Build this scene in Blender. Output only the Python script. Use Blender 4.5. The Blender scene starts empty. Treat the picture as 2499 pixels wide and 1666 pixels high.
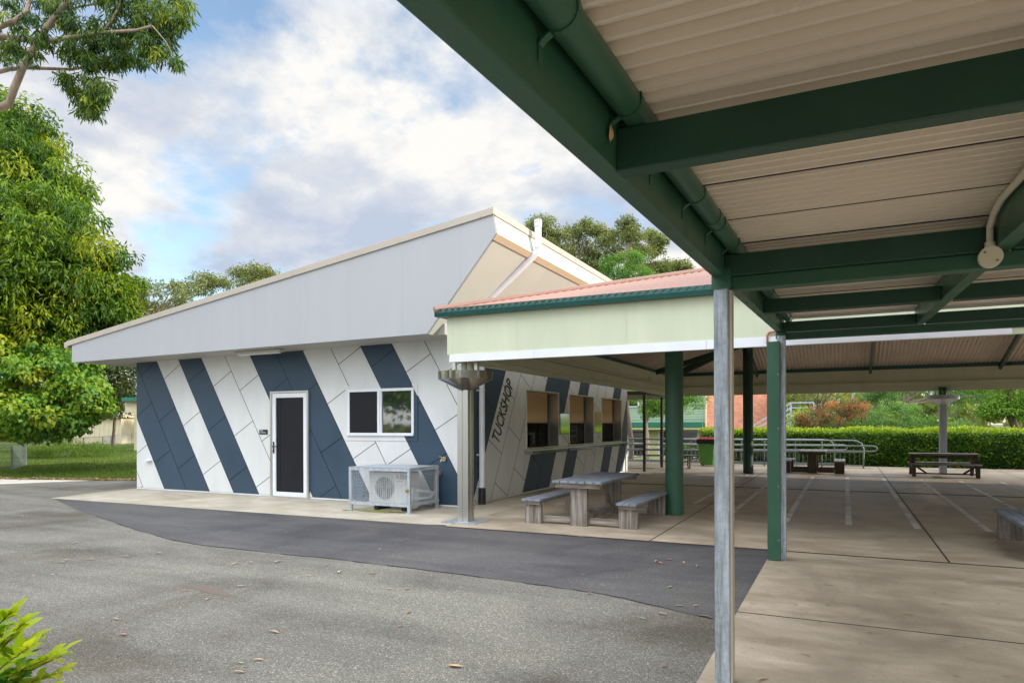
import bpy, bmesh, math, random
import numpy as np
from mathutils import Vector, Matrix
R = math.radians
rnd = random.Random(7)
rng = np.random.default_rng(11)
S = bpy.context.scene
COL = S.collection

# ------------------------------------------------------------------ camera, sky, sun, exposure
YAW, ROLL, EYE, FPX, HOR = R(26.01), R(-0.2), 1.55, 1666.0, 1035.6
Fv = Vector((-math.sin(YAW), math.cos(YAW), 0))
R0 = Vector((math.cos(YAW), math.sin(YAW), 0)); U0 = Vector((0, 0, 1))
Rv = R0*math.cos(ROLL) + U0*math.sin(ROLL); Uv = -R0*math.sin(ROLL) + U0*math.cos(ROLL)
cd = bpy.data.cameras.new("camera"); cam = bpy.data.objects.new("camera", cd); COL.objects.link(cam)
cam.matrix_world = Matrix(((Rv.x, Uv.x, -Fv.x, 0), (Rv.y, Uv.y, -Fv.y, 0), (Rv.z, Uv.z, -Fv.z, EYE), (0, 0, 0, 1)))
cd.sensor_fit = 'HORIZONTAL'; cd.sensor_width = 36; cd.lens = FPX/2499*36; cd.shift_y = (HOR-833)/2499
cd.clip_start = 0.05; cd.clip_end = 3000
S.camera = cam
SUN_AZ, SUN_EL = R(24), R(16)          # azimuth counted from +X towards +Y
sd = Vector((math.cos(SUN_EL)*math.cos(SUN_AZ), math.cos(SUN_EL)*math.sin(SUN_AZ), math.sin(SUN_EL)))
sl = bpy.data.lights.new("sun", 'SUN'); sl.energy = 2.4; sl.angle = R(0.6); sl.color = (1.0, 0.93, 0.82)
so = bpy.data.objects.new("sun", sl); COL.objects.link(so); so.rotation_euler = sd.to_track_quat('Z', 'Y').to_euler()
so.location = (30, 10, 20)
S.view_settings.view_transform = 'Standard'; S.view_settings.look = 'None'
S.view_settings.exposure = 1.0; S.view_settings.gamma = 1.0
S.render.engine = 'CYCLES'

W = bpy.data.worlds.new("World"); S.world = W; W.use_nodes = True
nt = W.node_tree; nt.nodes.clear()
def N(t, nt, **k):
    n = nt.nodes.new(t)
    for a, b in k.items():
        if a in n.inputs: n.inputs[a].default_value = b
        else: setattr(n, a, b)
    return n
def ramp(nt, fac, stops):
    r = nt.nodes.new('ShaderNodeValToRGB'); e = r.color_ramp.elements
    while len(e) < len(stops): e.new(0.5)
    for i, (p, c) in enumerate(stops):
        e[i].position = p; e[i].color = (c, c, c, 1) if isinstance(c, (int, float)) else (*c, 1)
    nt.links.new(fac, r.inputs[0]); return r
def math_(nt, op, a, b=None):
    m = nt.nodes.new('ShaderNodeMath'); m.operation = op
    for i, v in enumerate((a, b)):
        if v is None: continue
        if isinstance(v, (int, float)): m.inputs[i].default_value = v
        else: nt.links.new(v, m.inputs[i])
    return m.outputs[0]
def mix(nt, fac, a, b, bt='MIX'):
    m = nt.nodes.new('ShaderNodeMix'); m.data_type = 'RGBA'; m.blend_type = bt
    for i, v in ((0, fac), (6, a), (7, b)):
        if isinstance(v, (int, float)): m.inputs[i].default_value = v
        elif isinstance(v, tuple): m.inputs[i].default_value = (*v, 1)
        else: nt.links.new(v, m.inputs[i])
    return m.outputs[2]
sky = N('ShaderNodeTexSky', nt); sky.sky_type = 'NISHITA'; sky.sun_disc = False
sky.sun_elevation = SUN_EL; sky.sun_rotation = math.pi/2 - SUN_AZ; sky.air_density = 1.0; sky.dust_density = 0.6
bg1 = N('ShaderNodeBackground', nt, Strength=0.15); nt.links.new(sky.outputs[0], bg1.inputs[0])
tc = N('ShaderNodeTexCoord', nt); sep = N('ShaderNodeSeparateXYZ', nt); nt.links.new(tc.outputs['Generated'], sep.inputs[0])
zz = math_(nt, 'ADD', math_(nt, 'MAXIMUM', sep.outputs[2], 0.0), 0.34)
cmb = N('ShaderNodeCombineXYZ', nt)
nt.links.new(math_(nt, 'DIVIDE', sep.outputs[0], zz), cmb.inputs[0]); nt.links.new(math_(nt, 'DIVIDE', sep.outputs[1], zz), cmb.inputs[1])
cmb.inputs[2].default_value = 0.4
n1 = N('ShaderNodeTexNoise', nt, Scale=2.3, Detail=10.0, Roughness=0.56, Distortion=0.1); nt.links.new(cmb.outputs[0], n1.inputs[0])
n2 = N('ShaderNodeTexNoise', nt, Scale=3.0, Detail=10.0, Roughness=0.58, Distortion=0.1)
mp = N('ShaderNodeMapping', nt); mp.inputs['Location'].default_value = (4.2, 1.3, 9.0); nt.links.new(cmb.outputs[0], mp.inputs[0]); nt.links.new(mp.outputs[0], n2.inputs[0])
cov = ramp(nt, n1.outputs[0], [(0.385, 0.0), (0.49, 1.0)])
shade = ramp(nt, n2.outputs[0], [(0.39, (0.60, 0.68, 0.84)), (0.50, (0.80, 0.84, 0.91)), (0.60, (1.10, 1.08, 1.04))])
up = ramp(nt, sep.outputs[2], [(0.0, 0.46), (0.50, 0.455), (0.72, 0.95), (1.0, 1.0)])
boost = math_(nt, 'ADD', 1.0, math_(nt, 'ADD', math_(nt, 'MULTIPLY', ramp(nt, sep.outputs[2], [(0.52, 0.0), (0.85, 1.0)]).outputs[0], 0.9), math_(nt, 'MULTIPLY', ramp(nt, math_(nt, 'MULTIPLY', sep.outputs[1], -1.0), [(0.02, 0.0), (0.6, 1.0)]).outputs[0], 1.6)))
hz = ramp(nt, sep.outputs[2], [(0.0, 0.9), (0.06, 0.4), (0.2, 0.0)])
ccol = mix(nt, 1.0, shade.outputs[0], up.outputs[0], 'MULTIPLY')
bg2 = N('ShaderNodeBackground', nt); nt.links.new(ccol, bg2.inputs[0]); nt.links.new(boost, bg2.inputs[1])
cf = math_(nt, 'MAXIMUM', cov.outputs[0], math_(nt, 'MULTIPLY', hz.outputs[0], 0.8))
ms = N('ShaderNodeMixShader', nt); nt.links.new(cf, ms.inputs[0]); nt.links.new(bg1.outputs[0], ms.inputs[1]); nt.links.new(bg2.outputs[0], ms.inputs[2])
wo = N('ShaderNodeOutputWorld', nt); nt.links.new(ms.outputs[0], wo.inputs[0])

# ------------------------------------------------------------------ helpers: pixel (2499 px photo) to place
def ray(x, y): return Fv + Rv*((x-1249.5)/FPX) + Uv*((HOR-y)/FPX)
CE = Vector((0, 0, EYE))
def at(x, y, dep): return CE + ray(x, y)*dep
def ground(x, y, z=0.0): r = ray(x, y); return CE + r*((z-EYE)/r.z)

# ------------------------------------------------------------------ materials
MAT = {}
def base(name):
    m = bpy.data.materials.new(name); m.use_nodes = True; nt = m.node_tree
    p = nt.nodes['Principled BSDF']; MAT[name] = m
    return m, nt, p
def tex(nt, scale=(1, 1, 1), kind='Object'):
    t = N('ShaderNodeTexCoord', nt); mp = N('ShaderNodeMapping', nt); mp.inputs['Scale'].default_value = scale
    nt.links.new(t.outputs[kind], mp.inputs[0]); return mp.outputs[0]
def noise(nt, v, s, d=5.0, r=0.6, dist=0.0):
    n = N('ShaderNodeTexNoise', nt, Scale=s, Detail=d, Roughness=r, Distortion=dist); nt.links.new(v, n.inputs[0]); return n.outputs[0]
def bump(nt, p, h, strength, dist=0.01):
    b = N('ShaderNodeBump', nt, Strength=strength, Distance=dist); nt.links.new(h, b.inputs['Height']); nt.links.new(b.outputs[0], p.inputs['Normal'])
def M(name, col, rough=0.55, metal=0.0, var=0.10, vs=1.5, bs=120.0, bp=0.15, stretch=(1, 1, 1), col2=None, spec=0.5, thr=(0.35, 0.7), rv=0.1):
    m, nt, p = base(name); v = tex(nt, stretch)
    a = tuple(c*(1-var) for c in col); b = col2 or tuple(min(1, c*(1+var)) for c in col)
    n = noise(nt, v, vs, 7.0, 0.62)
    r = ramp(nt, n, [(thr[0], a), (thr[1], b)])
    nt.links.new(r.outputs[0], p.inputs['Base Color'])
    rr = ramp(nt, n, [(0.3, max(0.03, rough-rv)), (0.7, min(1, rough+rv))]); nt.links.new(rr.outputs[0], p.inputs['Roughness'])
    p.inputs['Metallic'].default_value = metal; p.inputs['Specular IOR Level'].default_value = spec
    if bp: bump(nt, p, noise(nt, v, bs, 3.0), bp, 0.004)
    return m
def asphalt(name, lo, hi, stone, fine, tint):
    m, nt, p = base(name); v = tex(nt)
    vor = N('ShaderNodeTexVoronoi', nt, Scale=fine); vor.feature = 'F1'; nt.links.new(v, vor.inputs[0])
    st = N('ShaderNodeSeparateColor', nt); nt.links.new(vor.outputs['Color'], st.inputs[0])
    c = ramp(nt, st.outputs[0], [(0.0, lo), (0.45, tuple((a+b)/2*0.95 for a, b in zip(lo, hi))), (0.93, hi), (1.0, stone)])
    n2 = noise(nt, v, fine*0.35, 3.0, 0.7)
    c1 = mix(nt, 0.75, c.outputs[0], ramp(nt, n2, [(0.3, 0.72), (0.7, 1.25)]).outputs[0], 'MULTIPLY')
    big = noise(nt, v, 0.42, 6.0, 0.62, 0.6)
    c2 = mix(nt, 1.0, c1, ramp(nt, big, [(0.36, tuple(0.62*t for t in tint)), (0.5, (1.0, 1.0, 1.0)), (0.64, (1.22, 1.22, 1.17))]).outputs[0], 'MULTIPLY')
    v2 = tex(nt, (0.25, 1.6, 1)); lg = noise(nt, v2, 1.3, 5.0, 0.6)
    c3 = mix(nt, 0.6, c2, ramp(nt, lg, [(0.36, 0.66), (0.56, 1.12)]).outputs[0], 'MULTIPLY')
    nt.links.new(c3, p.inputs['Base Color']); p.inputs['Roughness'].default_value = 0.85
    h = mix(nt, 0.5, vor.outputs['Distance'], n2); bump(nt, p, h, 0.7, 0.01)
    return m
asphalt('old asphalt', (0.084, 0.076, 0.060), (0.222, 0.206, 0.168), (0.46, 0.43, 0.36), 140.0, (1.05, 0.97, 0.86))
asphalt('new asphalt', (0.066, 0.061, 0.060), (0.105, 0.098, 0.096), (0.24, 0.22, 0.21), 170.0, (0.95, 0.97, 1.04))
def concrete(name, dark, light, stain, sx=0.9, amt=1.0):
    m, nt, p = base(name); v = tex(nt); vs = tex(nt, (sx, 1.7, 1))
    a = noise(nt, vs, 1.6, 8.0, 0.66, 0.3)
    c = ramp(nt, a, [(0.3, dark), (0.52, tuple((x+y)/2 for x, y in zip(dark, light))), (0.72, light)]).outputs[0]
    b = noise(nt, v, 0.55, 6.0, 0.62, 0.8)
    c = mix(nt, ramp(nt, b, [(0.46, 0.0), (0.66, 0.75*amt)]).outputs[0], c, stain)
    f = noise(nt, v, 60.0, 3.0, 0.7)
    c = mix(nt, 0.5, c, ramp(nt, f, [(0.3, 0.8), (0.7, 1.2)]).outputs[0], 'MULTIPLY')
    sp = noise(nt, v, 9.0, 2.0, 0.5)
    c = mix(nt, ramp(nt, sp, [(0.27, 0.45), (0.33, 0.0)]).outputs[0], c, tuple(x*0.45 for x in dark))
    nt.links.new(c, p.inputs['Base Color'])
    rr = ramp(nt, a, [(0.3, 0.40), (0.7, 0.62)]); nt.links.new(rr.outputs[0], p.inputs['Roughness'])
    bump(nt, p, f, 0.25, 0.003)
    return m
concrete('slab concrete', (0.30, 0.235, 0.160), (0.58, 0.48, 0.355), (0.235, 0.188, 0.135), .75)
concrete('apron concrete', (0.40, 0.345, 0.25), (0.64, 0.58, 0.47), (0.33, 0.27, 0.18), 1.0, 0.9)
concrete('path concrete', (0.60, 0.54, 0.46), (0.72, 0.66, 0.57), (0.55, 0.48, 0.40), 1.0, 0.5)
def wood(name, dark, light, axis, k=1.0):
    m, nt, p = base(name); st = [22, 22, 22]; st[axis] = 1.1; v = tex(nt, tuple(st)); v1 = tex(nt)
    a = noise(nt, v, 1.0, 8.0, 0.7, 0.4)
    c = ramp(nt, a, [(0.28, tuple(x*(1-.58*k) for x in dark)), (0.42, dark), (0.62, light), (0.75, tuple(x*(1+.25*k) for x in light))]).outputs[0]
    b = noise(nt, v1, 3.0, 5.0)
    c = mix(nt, 0.8, c, ramp(nt, b, [(0.3, 0.7), (0.65, 1.15)]).outputs[0], 'MULTIPLY')
    nt.links.new(c, p.inputs['Base Color']); p.inputs['Roughness'].default_value = 0.8
    bump(nt, p, a, 0.5, 0.004); return m
wood('grey board', (0.165, 0.182, 0.205), (0.235, 0.255, 0.28), 1, .3)
wood('post timber', (0.135, 0.108, 0.085), (0.30, 0.262, 0.222), 2)
wood('rail timber', (0.17, 0.135, 0.105), (0.36, 0.32, 0.27), 0)
wood('dark timber', (0.055, 0.040, 0.030), (0.115, 0.088, 0.068), 2)
wood('dark board', (0.16, 0.15, 0.145), (0.36, 0.35, 0.34), 1)
wood('dark board long', (0.16, 0.15, 0.145), (0.36, 0.35, 0.34), 0)
def galv(name, tone=(0.42, 0.46, 0.50), k=1.0):
    m, nt, p = base(name); v = tex(nt, (14, 14, 1.2)); v2 = tex(nt, (4, 4, 4))
    a = noise(nt, v, 1.6, 8.0, 0.68); b = noise(nt, v2, 8.0, 4.0)
    c = ramp(nt, a, [(0.30, tuple(x*(1-.55*k) for x in tone)), (0.5, tone), (0.66, tuple(min(1, x*(1+.55*k)) for x in tone))]).outputs[0]
    c = mix(nt, 0.6, c, ramp(nt, b, [(0.3, 0.75), (0.7, 1.2)]).outputs[0], 'MULTIPLY')
    nt.links.new(c, p.inputs['Base Color']); p.inputs['Metallic'].default_value = 0.45
    nt.links.new(ramp(nt, a, [(0.3, 0.38), (0.7, 0.62)]).outputs[0], p.inputs['Roughness']); return m
galv('galvanised steel', (0.36, 0.40, 0.435)); galv('galvanised light', (0.46, 0.50, 0.54), .35); galv('galvanised rail', (0.22, 0.235, 0.24), .4)
def brushed(name, col, rough):
    m, nt, p = base(name); v = tex(nt, (3, 3, 60)); a = noise(nt, v, 1.0, 2.0)
    p.inputs['Base Color'].default_value = (*col, 1); p.inputs['Metallic'].default_value = 1.0
    nt.links.new(ramp(nt, a, [(0.3, rough-0.02), (0.7, rough+0.02)]).outputs[0], p.inputs['Roughness']); return m
brushed('stainless steel', (0.62, 0.60, 0.56), 0.34); brushed('basin steel', (0.40, 0.375, 0.34), 0.16); brushed('polished steel', (0.62, 0.63, 0.60), 0.10)
M('navy panel', (0.032, 0.061, 0.095), 0.5, var=0.14, vs=0.8, bp=0.05, spec=0.4)
M('white panel', (0.655, 0.66, 0.645), 0.6, var=0.06, vs=2.2, bp=0.06, stretch=(1, 1, .35))
M('panel joint', (0.012, 0.013, 0.016), 0.9, var=0.1)
M('fascia grey', (0.41, 0.42, 0.425), 0.55, var=0.03, vs=1.6, bp=0.05, stretch=(1.6, 1, .22))
M('fascia joint', (0.30, 0.31, 0.315), 0.7, var=0.1)
M('cream cladding', (0.555, 0.57, 0.50), 0.6, var=0.04, vs=0.6, bp=0.04)
M('beige capping', (0.46, 0.405, 0.33), 0.5, var=0.05, vs=1.0, bp=0.03)
M('tan trim', (0.58, 0.47, 0.31), 0.5, var=0.05)
M('soffit sheet', (0.42, 0.41, 0.38), 0.7, var=0.06, vs=0.7)
M('white paint', (0.74, 0.75, 0.78), 0.4, var=0.04, vs=3.0, bp=0.03)
M('pvc pipe', (0.70, 0.71, 0.73), 0.35, var=0.05, vs=4.0, bp=0.0)
M('black plastic', (0.012, 0.012, 0.013), 0.4, var=0.2, vs=6)
M('door mesh', (0.010, 0.010, 0.013), 0.5, var=0.15, vs=3, bp=0.3, bs=400, spec=0.25)
M('pale green board', (0.56, 0.585, 0.415), 0.55, var=0.07, vs=1.6, bp=0.08, bs=30, stretch=(1.5, 1.5, .3))
M('heritage green', (0.028, 0.098, 0.055), 0.38, var=0.12, vs=2.5, bp=0.25, bs=160, spec=0.45)
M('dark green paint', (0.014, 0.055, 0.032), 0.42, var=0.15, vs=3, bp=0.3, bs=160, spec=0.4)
M('gutter green', (0.020, 0.105, 0.090), 0.35, var=0.1, vs=3, bp=0.05)
M('red roof', (0.31, 0.165, 0.120), 0.55, var=0.10, vs=1.2, bp=0.05)
M('roof underside', (0.50, 0.42, 0.355), 0.6, var=0.08, vs=1.2, bp=0.05)
M('ceiling sheet', (0.70, 0.63, 0.525), 0.36, var=0.06, vs=0.8, bp=0.05)
M('light fitting', (0.55, 0.52, 0.45), 0.4, var=0.06)
M('beige plastic', (0.66, 0.61, 0.46), 0.4, var=0.05, bp=0.0)
M('blind fabric', (0.62, 0.42, 0.22), 0.8, var=0.05, bp=0.2, bs=300)
M('unit casing', (0.72, 0.72, 0.69), 0.4, var=0.04)
M('fan dark', (0.20, 0.205, 0.21), 0.5, var=0.1)
M('red mark', (0.60, 0.02, 0.03), 0.5, var=0.02)
M('grey ink', (0.08, 0.08, 0.09), 0.5, var=0.02)
M('brass', (0.60, 0.42, 0.16), 0.3, 1.0, var=0.08)
M('copper pipe', (0.42, 0.17, 0.10), 0.45, 0.6, var=0.15, vs=8)
M('blue plastic', (0.08, 0.42, 0.62), 0.4, var=0.05)
M('bin green', (0.10, 0.30, 0.055), 0.45, var=0.08, vs=4)
M('bin red', (0.55, 0.035, 0.03), 0.4, var=0.08)
M('bark pale', (0.33, 0.25, 0.18), 0.8, var=0.35, vs=6, bp=0.5, bs=30, stretch=(1, 1, 0.3))
M('bark dark', (0.12, 0.085, 0.06), 0.85, var=0.35, vs=6, bp=0.6, bs=30, stretch=(1, 1, 0.3))
M('red stem', (0.22, 0.06, 0.03), 0.6, var=0.2)
M('dark earth', (0.085, 0.06, 0.04), 0.9, var=0.3, vs=3, bp=0.4, bs=40)
M('lawn soil', (0.060, 0.080, 0.022), 0.9, var=0.4, vs=1.2, bp=0.5, bs=60, col2=(0.10, 0.105, 0.035))
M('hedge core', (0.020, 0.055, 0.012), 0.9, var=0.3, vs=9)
M('far ground', (0.09, 0.11, 0.05), 0.9, var=0.3, vs=0.3)
M('painted line', (0.84, 0.81, 0.76), 0.5, var=0.08, vs=6, stretch=(0.6, 5, 1), col2=(0.55, 0.49, 0.41), thr=(0.45, 0.75))
M('joint line', (0.075, 0.060, 0.045), 0.9, var=0.2)
M('pale board', (0.31, 0.42, 0.285), 0.6, var=0.05)
M('green trim', (0.02, 0.16, 0.10), 0.45, var=0.08)
M('olive soffit', (0.50, 0.50, 0.22), 0.6, var=0.06)
M('cream shed', (0.66, 0.58, 0.38), 0.6, var=0.06)
M('dry leaf', (0.62, 0.36, 0.15), 0.7, var=0.3, vs=9, col2=(0.80, 0.58, 0.32))
M('red leaf', (0.50, 0.19, 0.10), 0.7, var=0.3, vs=9)
M('green leaf', (0.26, 0.38, 0.08), 0.6, var=0.2, vs=9)
M('moss', (0.22, 0.24, 0.02), 0.9, var=0.3, vs=8)
M('rust stain', (0.19, 0.118, 0.07), 0.9, var=0.35, vs=60, col2=(0.17, 0.15, 0.13))
M('interior wall', (0.30, 0.24, 0.17), 0.8, var=0.06)
M('appliance', (0.035, 0.033, 0.032), 0.3, var=0.2)
M('carton', (0.42, 0.29, 0.16), 0.8, var=0.1)
M('brown metal', (0.050, 0.030, 0.022), 0.4, var=0.2)
def glass():
    m, nt, p = base('window glass'); p.inputs['Base Color'].default_value = (0.02, 0.026, 0.02, 1); p.inputs['Roughness'].default_value = 0.03; p.inputs['Metallic'].default_value = 0.0
    p.inputs['IOR'].default_value = 2.1; p.inputs['Specular IOR Level'].default_value = 0.6
    n = noise(nt, tex(nt), 2.2, 2.0); bump(nt, p, n, 0.04, 0.01)
glass()
def brick():
    m, nt, p = base('red brick'); t = N('ShaderNodeTexCoord', nt); mp = N('ShaderNodeMapping', nt); mp.inputs['Rotation'].default_value = (R(90), 0, 0)
    nt.links.new(t.outputs['Object'], mp.inputs[0]); b = N('ShaderNodeTexBrick', nt, Scale=1.0)
    b.inputs['Brick Width'].default_value = 0.24; b.inputs['Row Height'].default_value = 0.086; b.inputs['Mortar Size'].default_value = 0.008
    b.inputs['Color1'].default_value = (0.60, 0.21, 0.10, 1); b.inputs['Color2'].default_value = (0.46, 0.15, 0.08, 1); b.inputs['Mortar'].default_value = (0.48, 0.36, 0.28, 1)
    nt.links.new(mp.outputs[0], b.inputs[0])
    c = mix(nt, 0.6, b.outputs[0], ramp(nt, noise(nt, tex(nt), 3.0), [(0.3, 0.8), (0.7, 1.15)]).outputs[0], 'MULTIPLY')
    nt.links.new(c, p.inputs['Base Color']); p.inputs['Roughness'].default_value = 0.85
brick()
def leafmat(name, cols, trans=0.35, rough=0.45):
    m, nt, p = base(name); a = N('ShaderNodeAttribute', nt); a.attribute_name = 'tone'
    k = len(cols)-1
    r = ramp(nt, a.outputs['Fac'], [(i/k, c) for i, c in enumerate(cols)])
    nt.links.new(r.outputs[0], p.inputs['Base Color']); p.inputs['Roughness'].default_value = rough; p.inputs['Specular IOR Level'].default_value = 0.35
    tr = N('ShaderNodeBsdfTranslucent', nt); nt.links.new(mix(nt, 1.0, r.outputs[0], (1.3, 1.35, 0.7), 'MULTIPLY'), tr.inputs[0])
    ms = N('ShaderNodeMixShader', nt, Fac=trans); nt.links.new(p.outputs[0], ms.inputs[1]); nt.links.new(tr.outputs[0], ms.inputs[2])
    nt.links.new(ms.outputs[0], nt.nodes['Material Output'].inputs[0]); return m
leafmat('leaf mango', [(0.030, 0.085, 0.008), (0.075, 0.165, 0.010), (0.165, 0.265, 0.012), (0.30, 0.345, 0.018)])
leafmat('leaf hibiscus', [(0.055, 0.15, 0.02), (0.11, 0.25, 0.03), (0.22, 0.35, 0.03), (0.36, 0.38, 0.03)])
leafmat('leaf gum', [(0.075, 0.105, 0.030), (0.13, 0.165, 0.045), (0.21, 0.23, 0.06), (0.31, 0.30, 0.075)])
leafmat('leaf overhang', [(0.020, 0.055, 0.012), (0.045, 0.105, 0.014), (0.11, 0.185, 0.016), (0.24, 0.28, 0.022)])
leafmat('leaf bright', [(0.05, 0.14, 0.015), (0.09, 0.22, 0.02), (0.15, 0.30, 0.025), (0.22, 0.36, 0.04)])
leafmat('leaf hedge', [(0.030, 0.085, 0.013), (0.07, 0.17, 0.015), (0.16, 0.29, 0.017), (0.42, 0.46, 0.022)])
leafmat('leaf red', [(0.045, 0.09, 0.035), (0.10, 0.13, 0.04), (0.42, 0.14, 0.05), (0.55, 0.20, 0.07)])
leafmat('leaf soft', [(0.06, 0.14, 0.045), (0.10, 0.22, 0.055), (0.16, 0.31, 0.06), (0.26, 0.36, 0.05)])
leafmat('leaf shrub', [(0.035, 0.16, 0.025), (0.13, 0.28, 0.015), (0.33, 0.42, 0.012), (0.52, 0.50, 0.04)], 0.45, 0.5)
leafmat('leaf dark', [(0.018, 0.035, 0.012), (0.035, 0.065, 0.016), (0.065, 0.095, 0.02), (0.11, 0.13, 0.03)])
leafmat('grass blade', [(0.050, 0.10, 0.010), (0.085, 0.165, 0.012), (0.14, 0.21, 0.018), (0.27, 0.22, 0.06)], 0.3, 0.6)
leafmat('litter', [(0.16, 0.08, 0.03), (0.32, 0.17, 0.06), (0.45, 0.30, 0.13), (0.55, 0.42, 0.22)], 0.1, 0.8)

# ------------------------------------------------------------------ mesh helpers
ORG = {}
class MB:
    def __init__(s): s.v = []; s.f = []; s.m = []
    def add(s, vs, fs, m=0):
        b = len(s.v); s.v += [tuple(v) for v in vs]; s.f += [tuple(i+b for i in f) for f in fs]; s.m += [m]*len(fs); return s
    def box(s, x0, x1, y0, y1, z0, z1, m=0):
        return s.add([(x0, y0, z0), (x1, y0, z0), (x1, y1, z0), (x0, y1, z0), (x0, y0, z1), (x1, y0, z1), (x1, y1, z1), (x0, y1, z1)],
                     [(0, 3, 2, 1), (4, 5, 6, 7), (0, 1, 5, 4), (1, 2, 6, 5), (2, 3, 7, 6), (3, 0, 4, 7)], m)
    def bar(s, p, q, w, h, m=0, up=(0, 0, 1)):            # a beam from p to q, w wide and h high about its axis
        p = Vector(p); q = Vector(q); d = (q-p).normalized(); u = Vector(up)
        if abs(d.dot(u)) > 0.98: u = Vector((0, 1, 0))
        a = d.cross(u).normalized(); b = a.cross(d).normalized(); vs = []
        for c in (p, q):
            for i, j in ((-1, -1), (1, -1), (1, 1), (-1, 1)): vs.append(c + a*(i*w/2) + b*(j*h/2))
        return s.add(vs, [(0, 1, 2, 3), (7, 6, 5, 4), (0, 4, 5, 1), (1, 5, 6, 2), (2, 6, 7, 3), (3, 7, 4, 0)], m)
    def tube(s, pts, r, n=10, m=0, cap=True):
        pts = [Vector(p) for p in pts]; k = len(pts)
        rs = r if isinstance(r, (list, tuple)) else [r]*k
        t0 = (pts[1]-pts[0]).normalized(); u = Vector((0, 0, 1)) if abs(t0.z) < 0.9 else Vector((1, 0, 0))
        a = t0.cross(u).normalized(); vs = []
        for i in range(k):
            t = (pts[min(i+1, k-1)]-pts[max(i-1, 0)]).normalized()
            a = (a - t*a.dot(t)).normalized(); b = t.cross(a)
            for j in range(n):
                an = 2*math.pi*j/n; vs.append(pts[i] + (a*math.cos(an)+b*math.sin(an))*rs[i])
        fs = [(i*n+j, i*n+(j+1) % n, (i+1)*n+(j+1) % n, (i+1)*n+j) for i in range(k-1) for j in range(n)]
        if cap: fs += [tuple(range(n))[::-1], tuple(range((k-1)*n, k*n))]
        return s.add(vs, fs, m)
    def lathe(s, prof, c, n=24, m=0):
        vs = []; k = len(prof)
        for r, z in prof:
            for j in range(n):
                an = 2*math.pi*j/n; vs.append((c[0]+r*math.cos(an), c[1]+r*math.sin(an), c[2]+z))
        fs = [(i*n+j, i*n+(j+1) % n, (i+1)*n+(j+1) % n, (i+1)*n+j) for i in range(k-1) for j in range(n)]
        return s.add(vs, fs, m)
    def prism(s, pts, d, m=0):                             # polygon pts (3-D) pushed by vector d
        d = Vector(d); k = len(pts); vs = [Vector(p) for p in pts] + [Vector(p)+d for p in pts]
        return s.add(vs, [tuple(range(k))[::-1], tuple(range(k, 2*k))] + [(i, (i+1) % k, k+(i+1) % k, k+i) for i in range(k)], m)
    def build(s, name, mats, parent=None, smooth=False, bevel=0.0, org=None, rec=True):
        if isinstance(mats, str): mats = [mats]
        if org is None:
            if parent is not None: org = ORG[parent.name]
            else:
                a = np.array(s.v); lo = a.min(0); hi = a.max(0); org = ((lo[0]+hi[0])/2, (lo[1]+hi[1])/2, lo[2])
        me = bpy.data.meshes.new(name); me.from_pydata([(v[0]-org[0], v[1]-org[1], v[2]-org[2]) for v in s.v], [], s.f)
        for m in mats: me.materials.append(MAT[m])
        me.polygons.foreach_set('material_index', s.m)
        if rec:
            bm = bmesh.new(); bm.from_mesh(me); bmesh.ops.recalc_face_normals(bm, faces=bm.faces); bm.to_mesh(me); bm.free()
        if smooth:
            me.polygons.foreach_set('use_smooth', [True]*len(me.polygons))
        o = bpy.data.objects.new(name, me); COL.objects.link(o)
        if parent is not None: o.parent = parent
        else: o.location = org
        ORG[o.name] = org
        if smooth and smooth != 'all':
            es = o.modifiers.new('edges', 'EDGE_SPLIT'); es.split_angle = R(38)
        if bevel:
            b = o.modifiers.new('bevel', 'BEVEL'); b.width = bevel; b.segments = 2; b.limit_method = 'ANGLE'; b.angle_limit = R(40)
        return o
def thing(name, loc, label, cat, group=None):
    o = bpy.data.objects.new(name, None); COL.objects.link(o); o.location = loc; o.empty_display_size = 0.2
    o['label'] = label; o['category'] = cat
    if group: o['group'] = group
    ORG[o.name] = tuple(loc); return o
def tag(o, label, cat, group=None):
    o['label'] = label; o['category'] = cat
    if group: o['group'] = group
    return o
def kind(o, k): o['kind'] = k; return o
def sheet(name, pts, z, m): return kind(MB().add([(x, y, z) for x, y in pts], [tuple(range(len(pts)))]).build(name, m, rec=False), 'structure')

# ------------------------------------------------------------------ ground, paving
sheet('ground', [(-900, -500), (900, -500), (900, 1200), (-900, 1200)], -1.25, 'far ground')
# school terrace: a raised body of earth under the yard, falling away behind the handrail and the hedge
tb = MB(); tb.box(-80, 60, -40, 29.6, -1.24, -0.02); kind(tb.build('terrace', 'dark earth'), 'structure')
OLD = [(-23, 9.1), (-19.6, 12.0), (-18.2, 12.9), (-15.6, 13.6), (-15.6, 11.3), (-0.72, 11.3), (-0.72, -12), (-40, -12), (-40, 6)]
sheet('asphalt_yard', [(-40, -30), (8, -30), (8, 11.3), (-15.5, 11.3), (-15.5, 13.9), (-17.5, 13.3), (-19.3, 12.25), (-20.5, 10.2), (-28, 6.0), (-40, 0)], 0.0, 'old asphalt')
sheet('concrete_path', [(-40, 0.02), (-28, 6.02), (-20.5, 10.22), (-19.3, 12.27), (-22.5, 11.4), (-40, 10.5)], 0.001, 'path concrete')
edge = [(-15.25, 8.86), (-13.2, 8.0), (-11.2, 7.28), (-9.6, 6.72), (-8.5, 6.38), (-7.65, 6.2), (-6.4, 6.17), (-5.3, 6.2), (-4.8, 6.17), (-3.8, 6.12), (-2.83, 6.06), (-2.3, 6.0), (-1.87, 5.92), (-1.4, 5.75), (-0.95, 5.56), (-0.72, 5.45)]
pe = [edge[0]]
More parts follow.
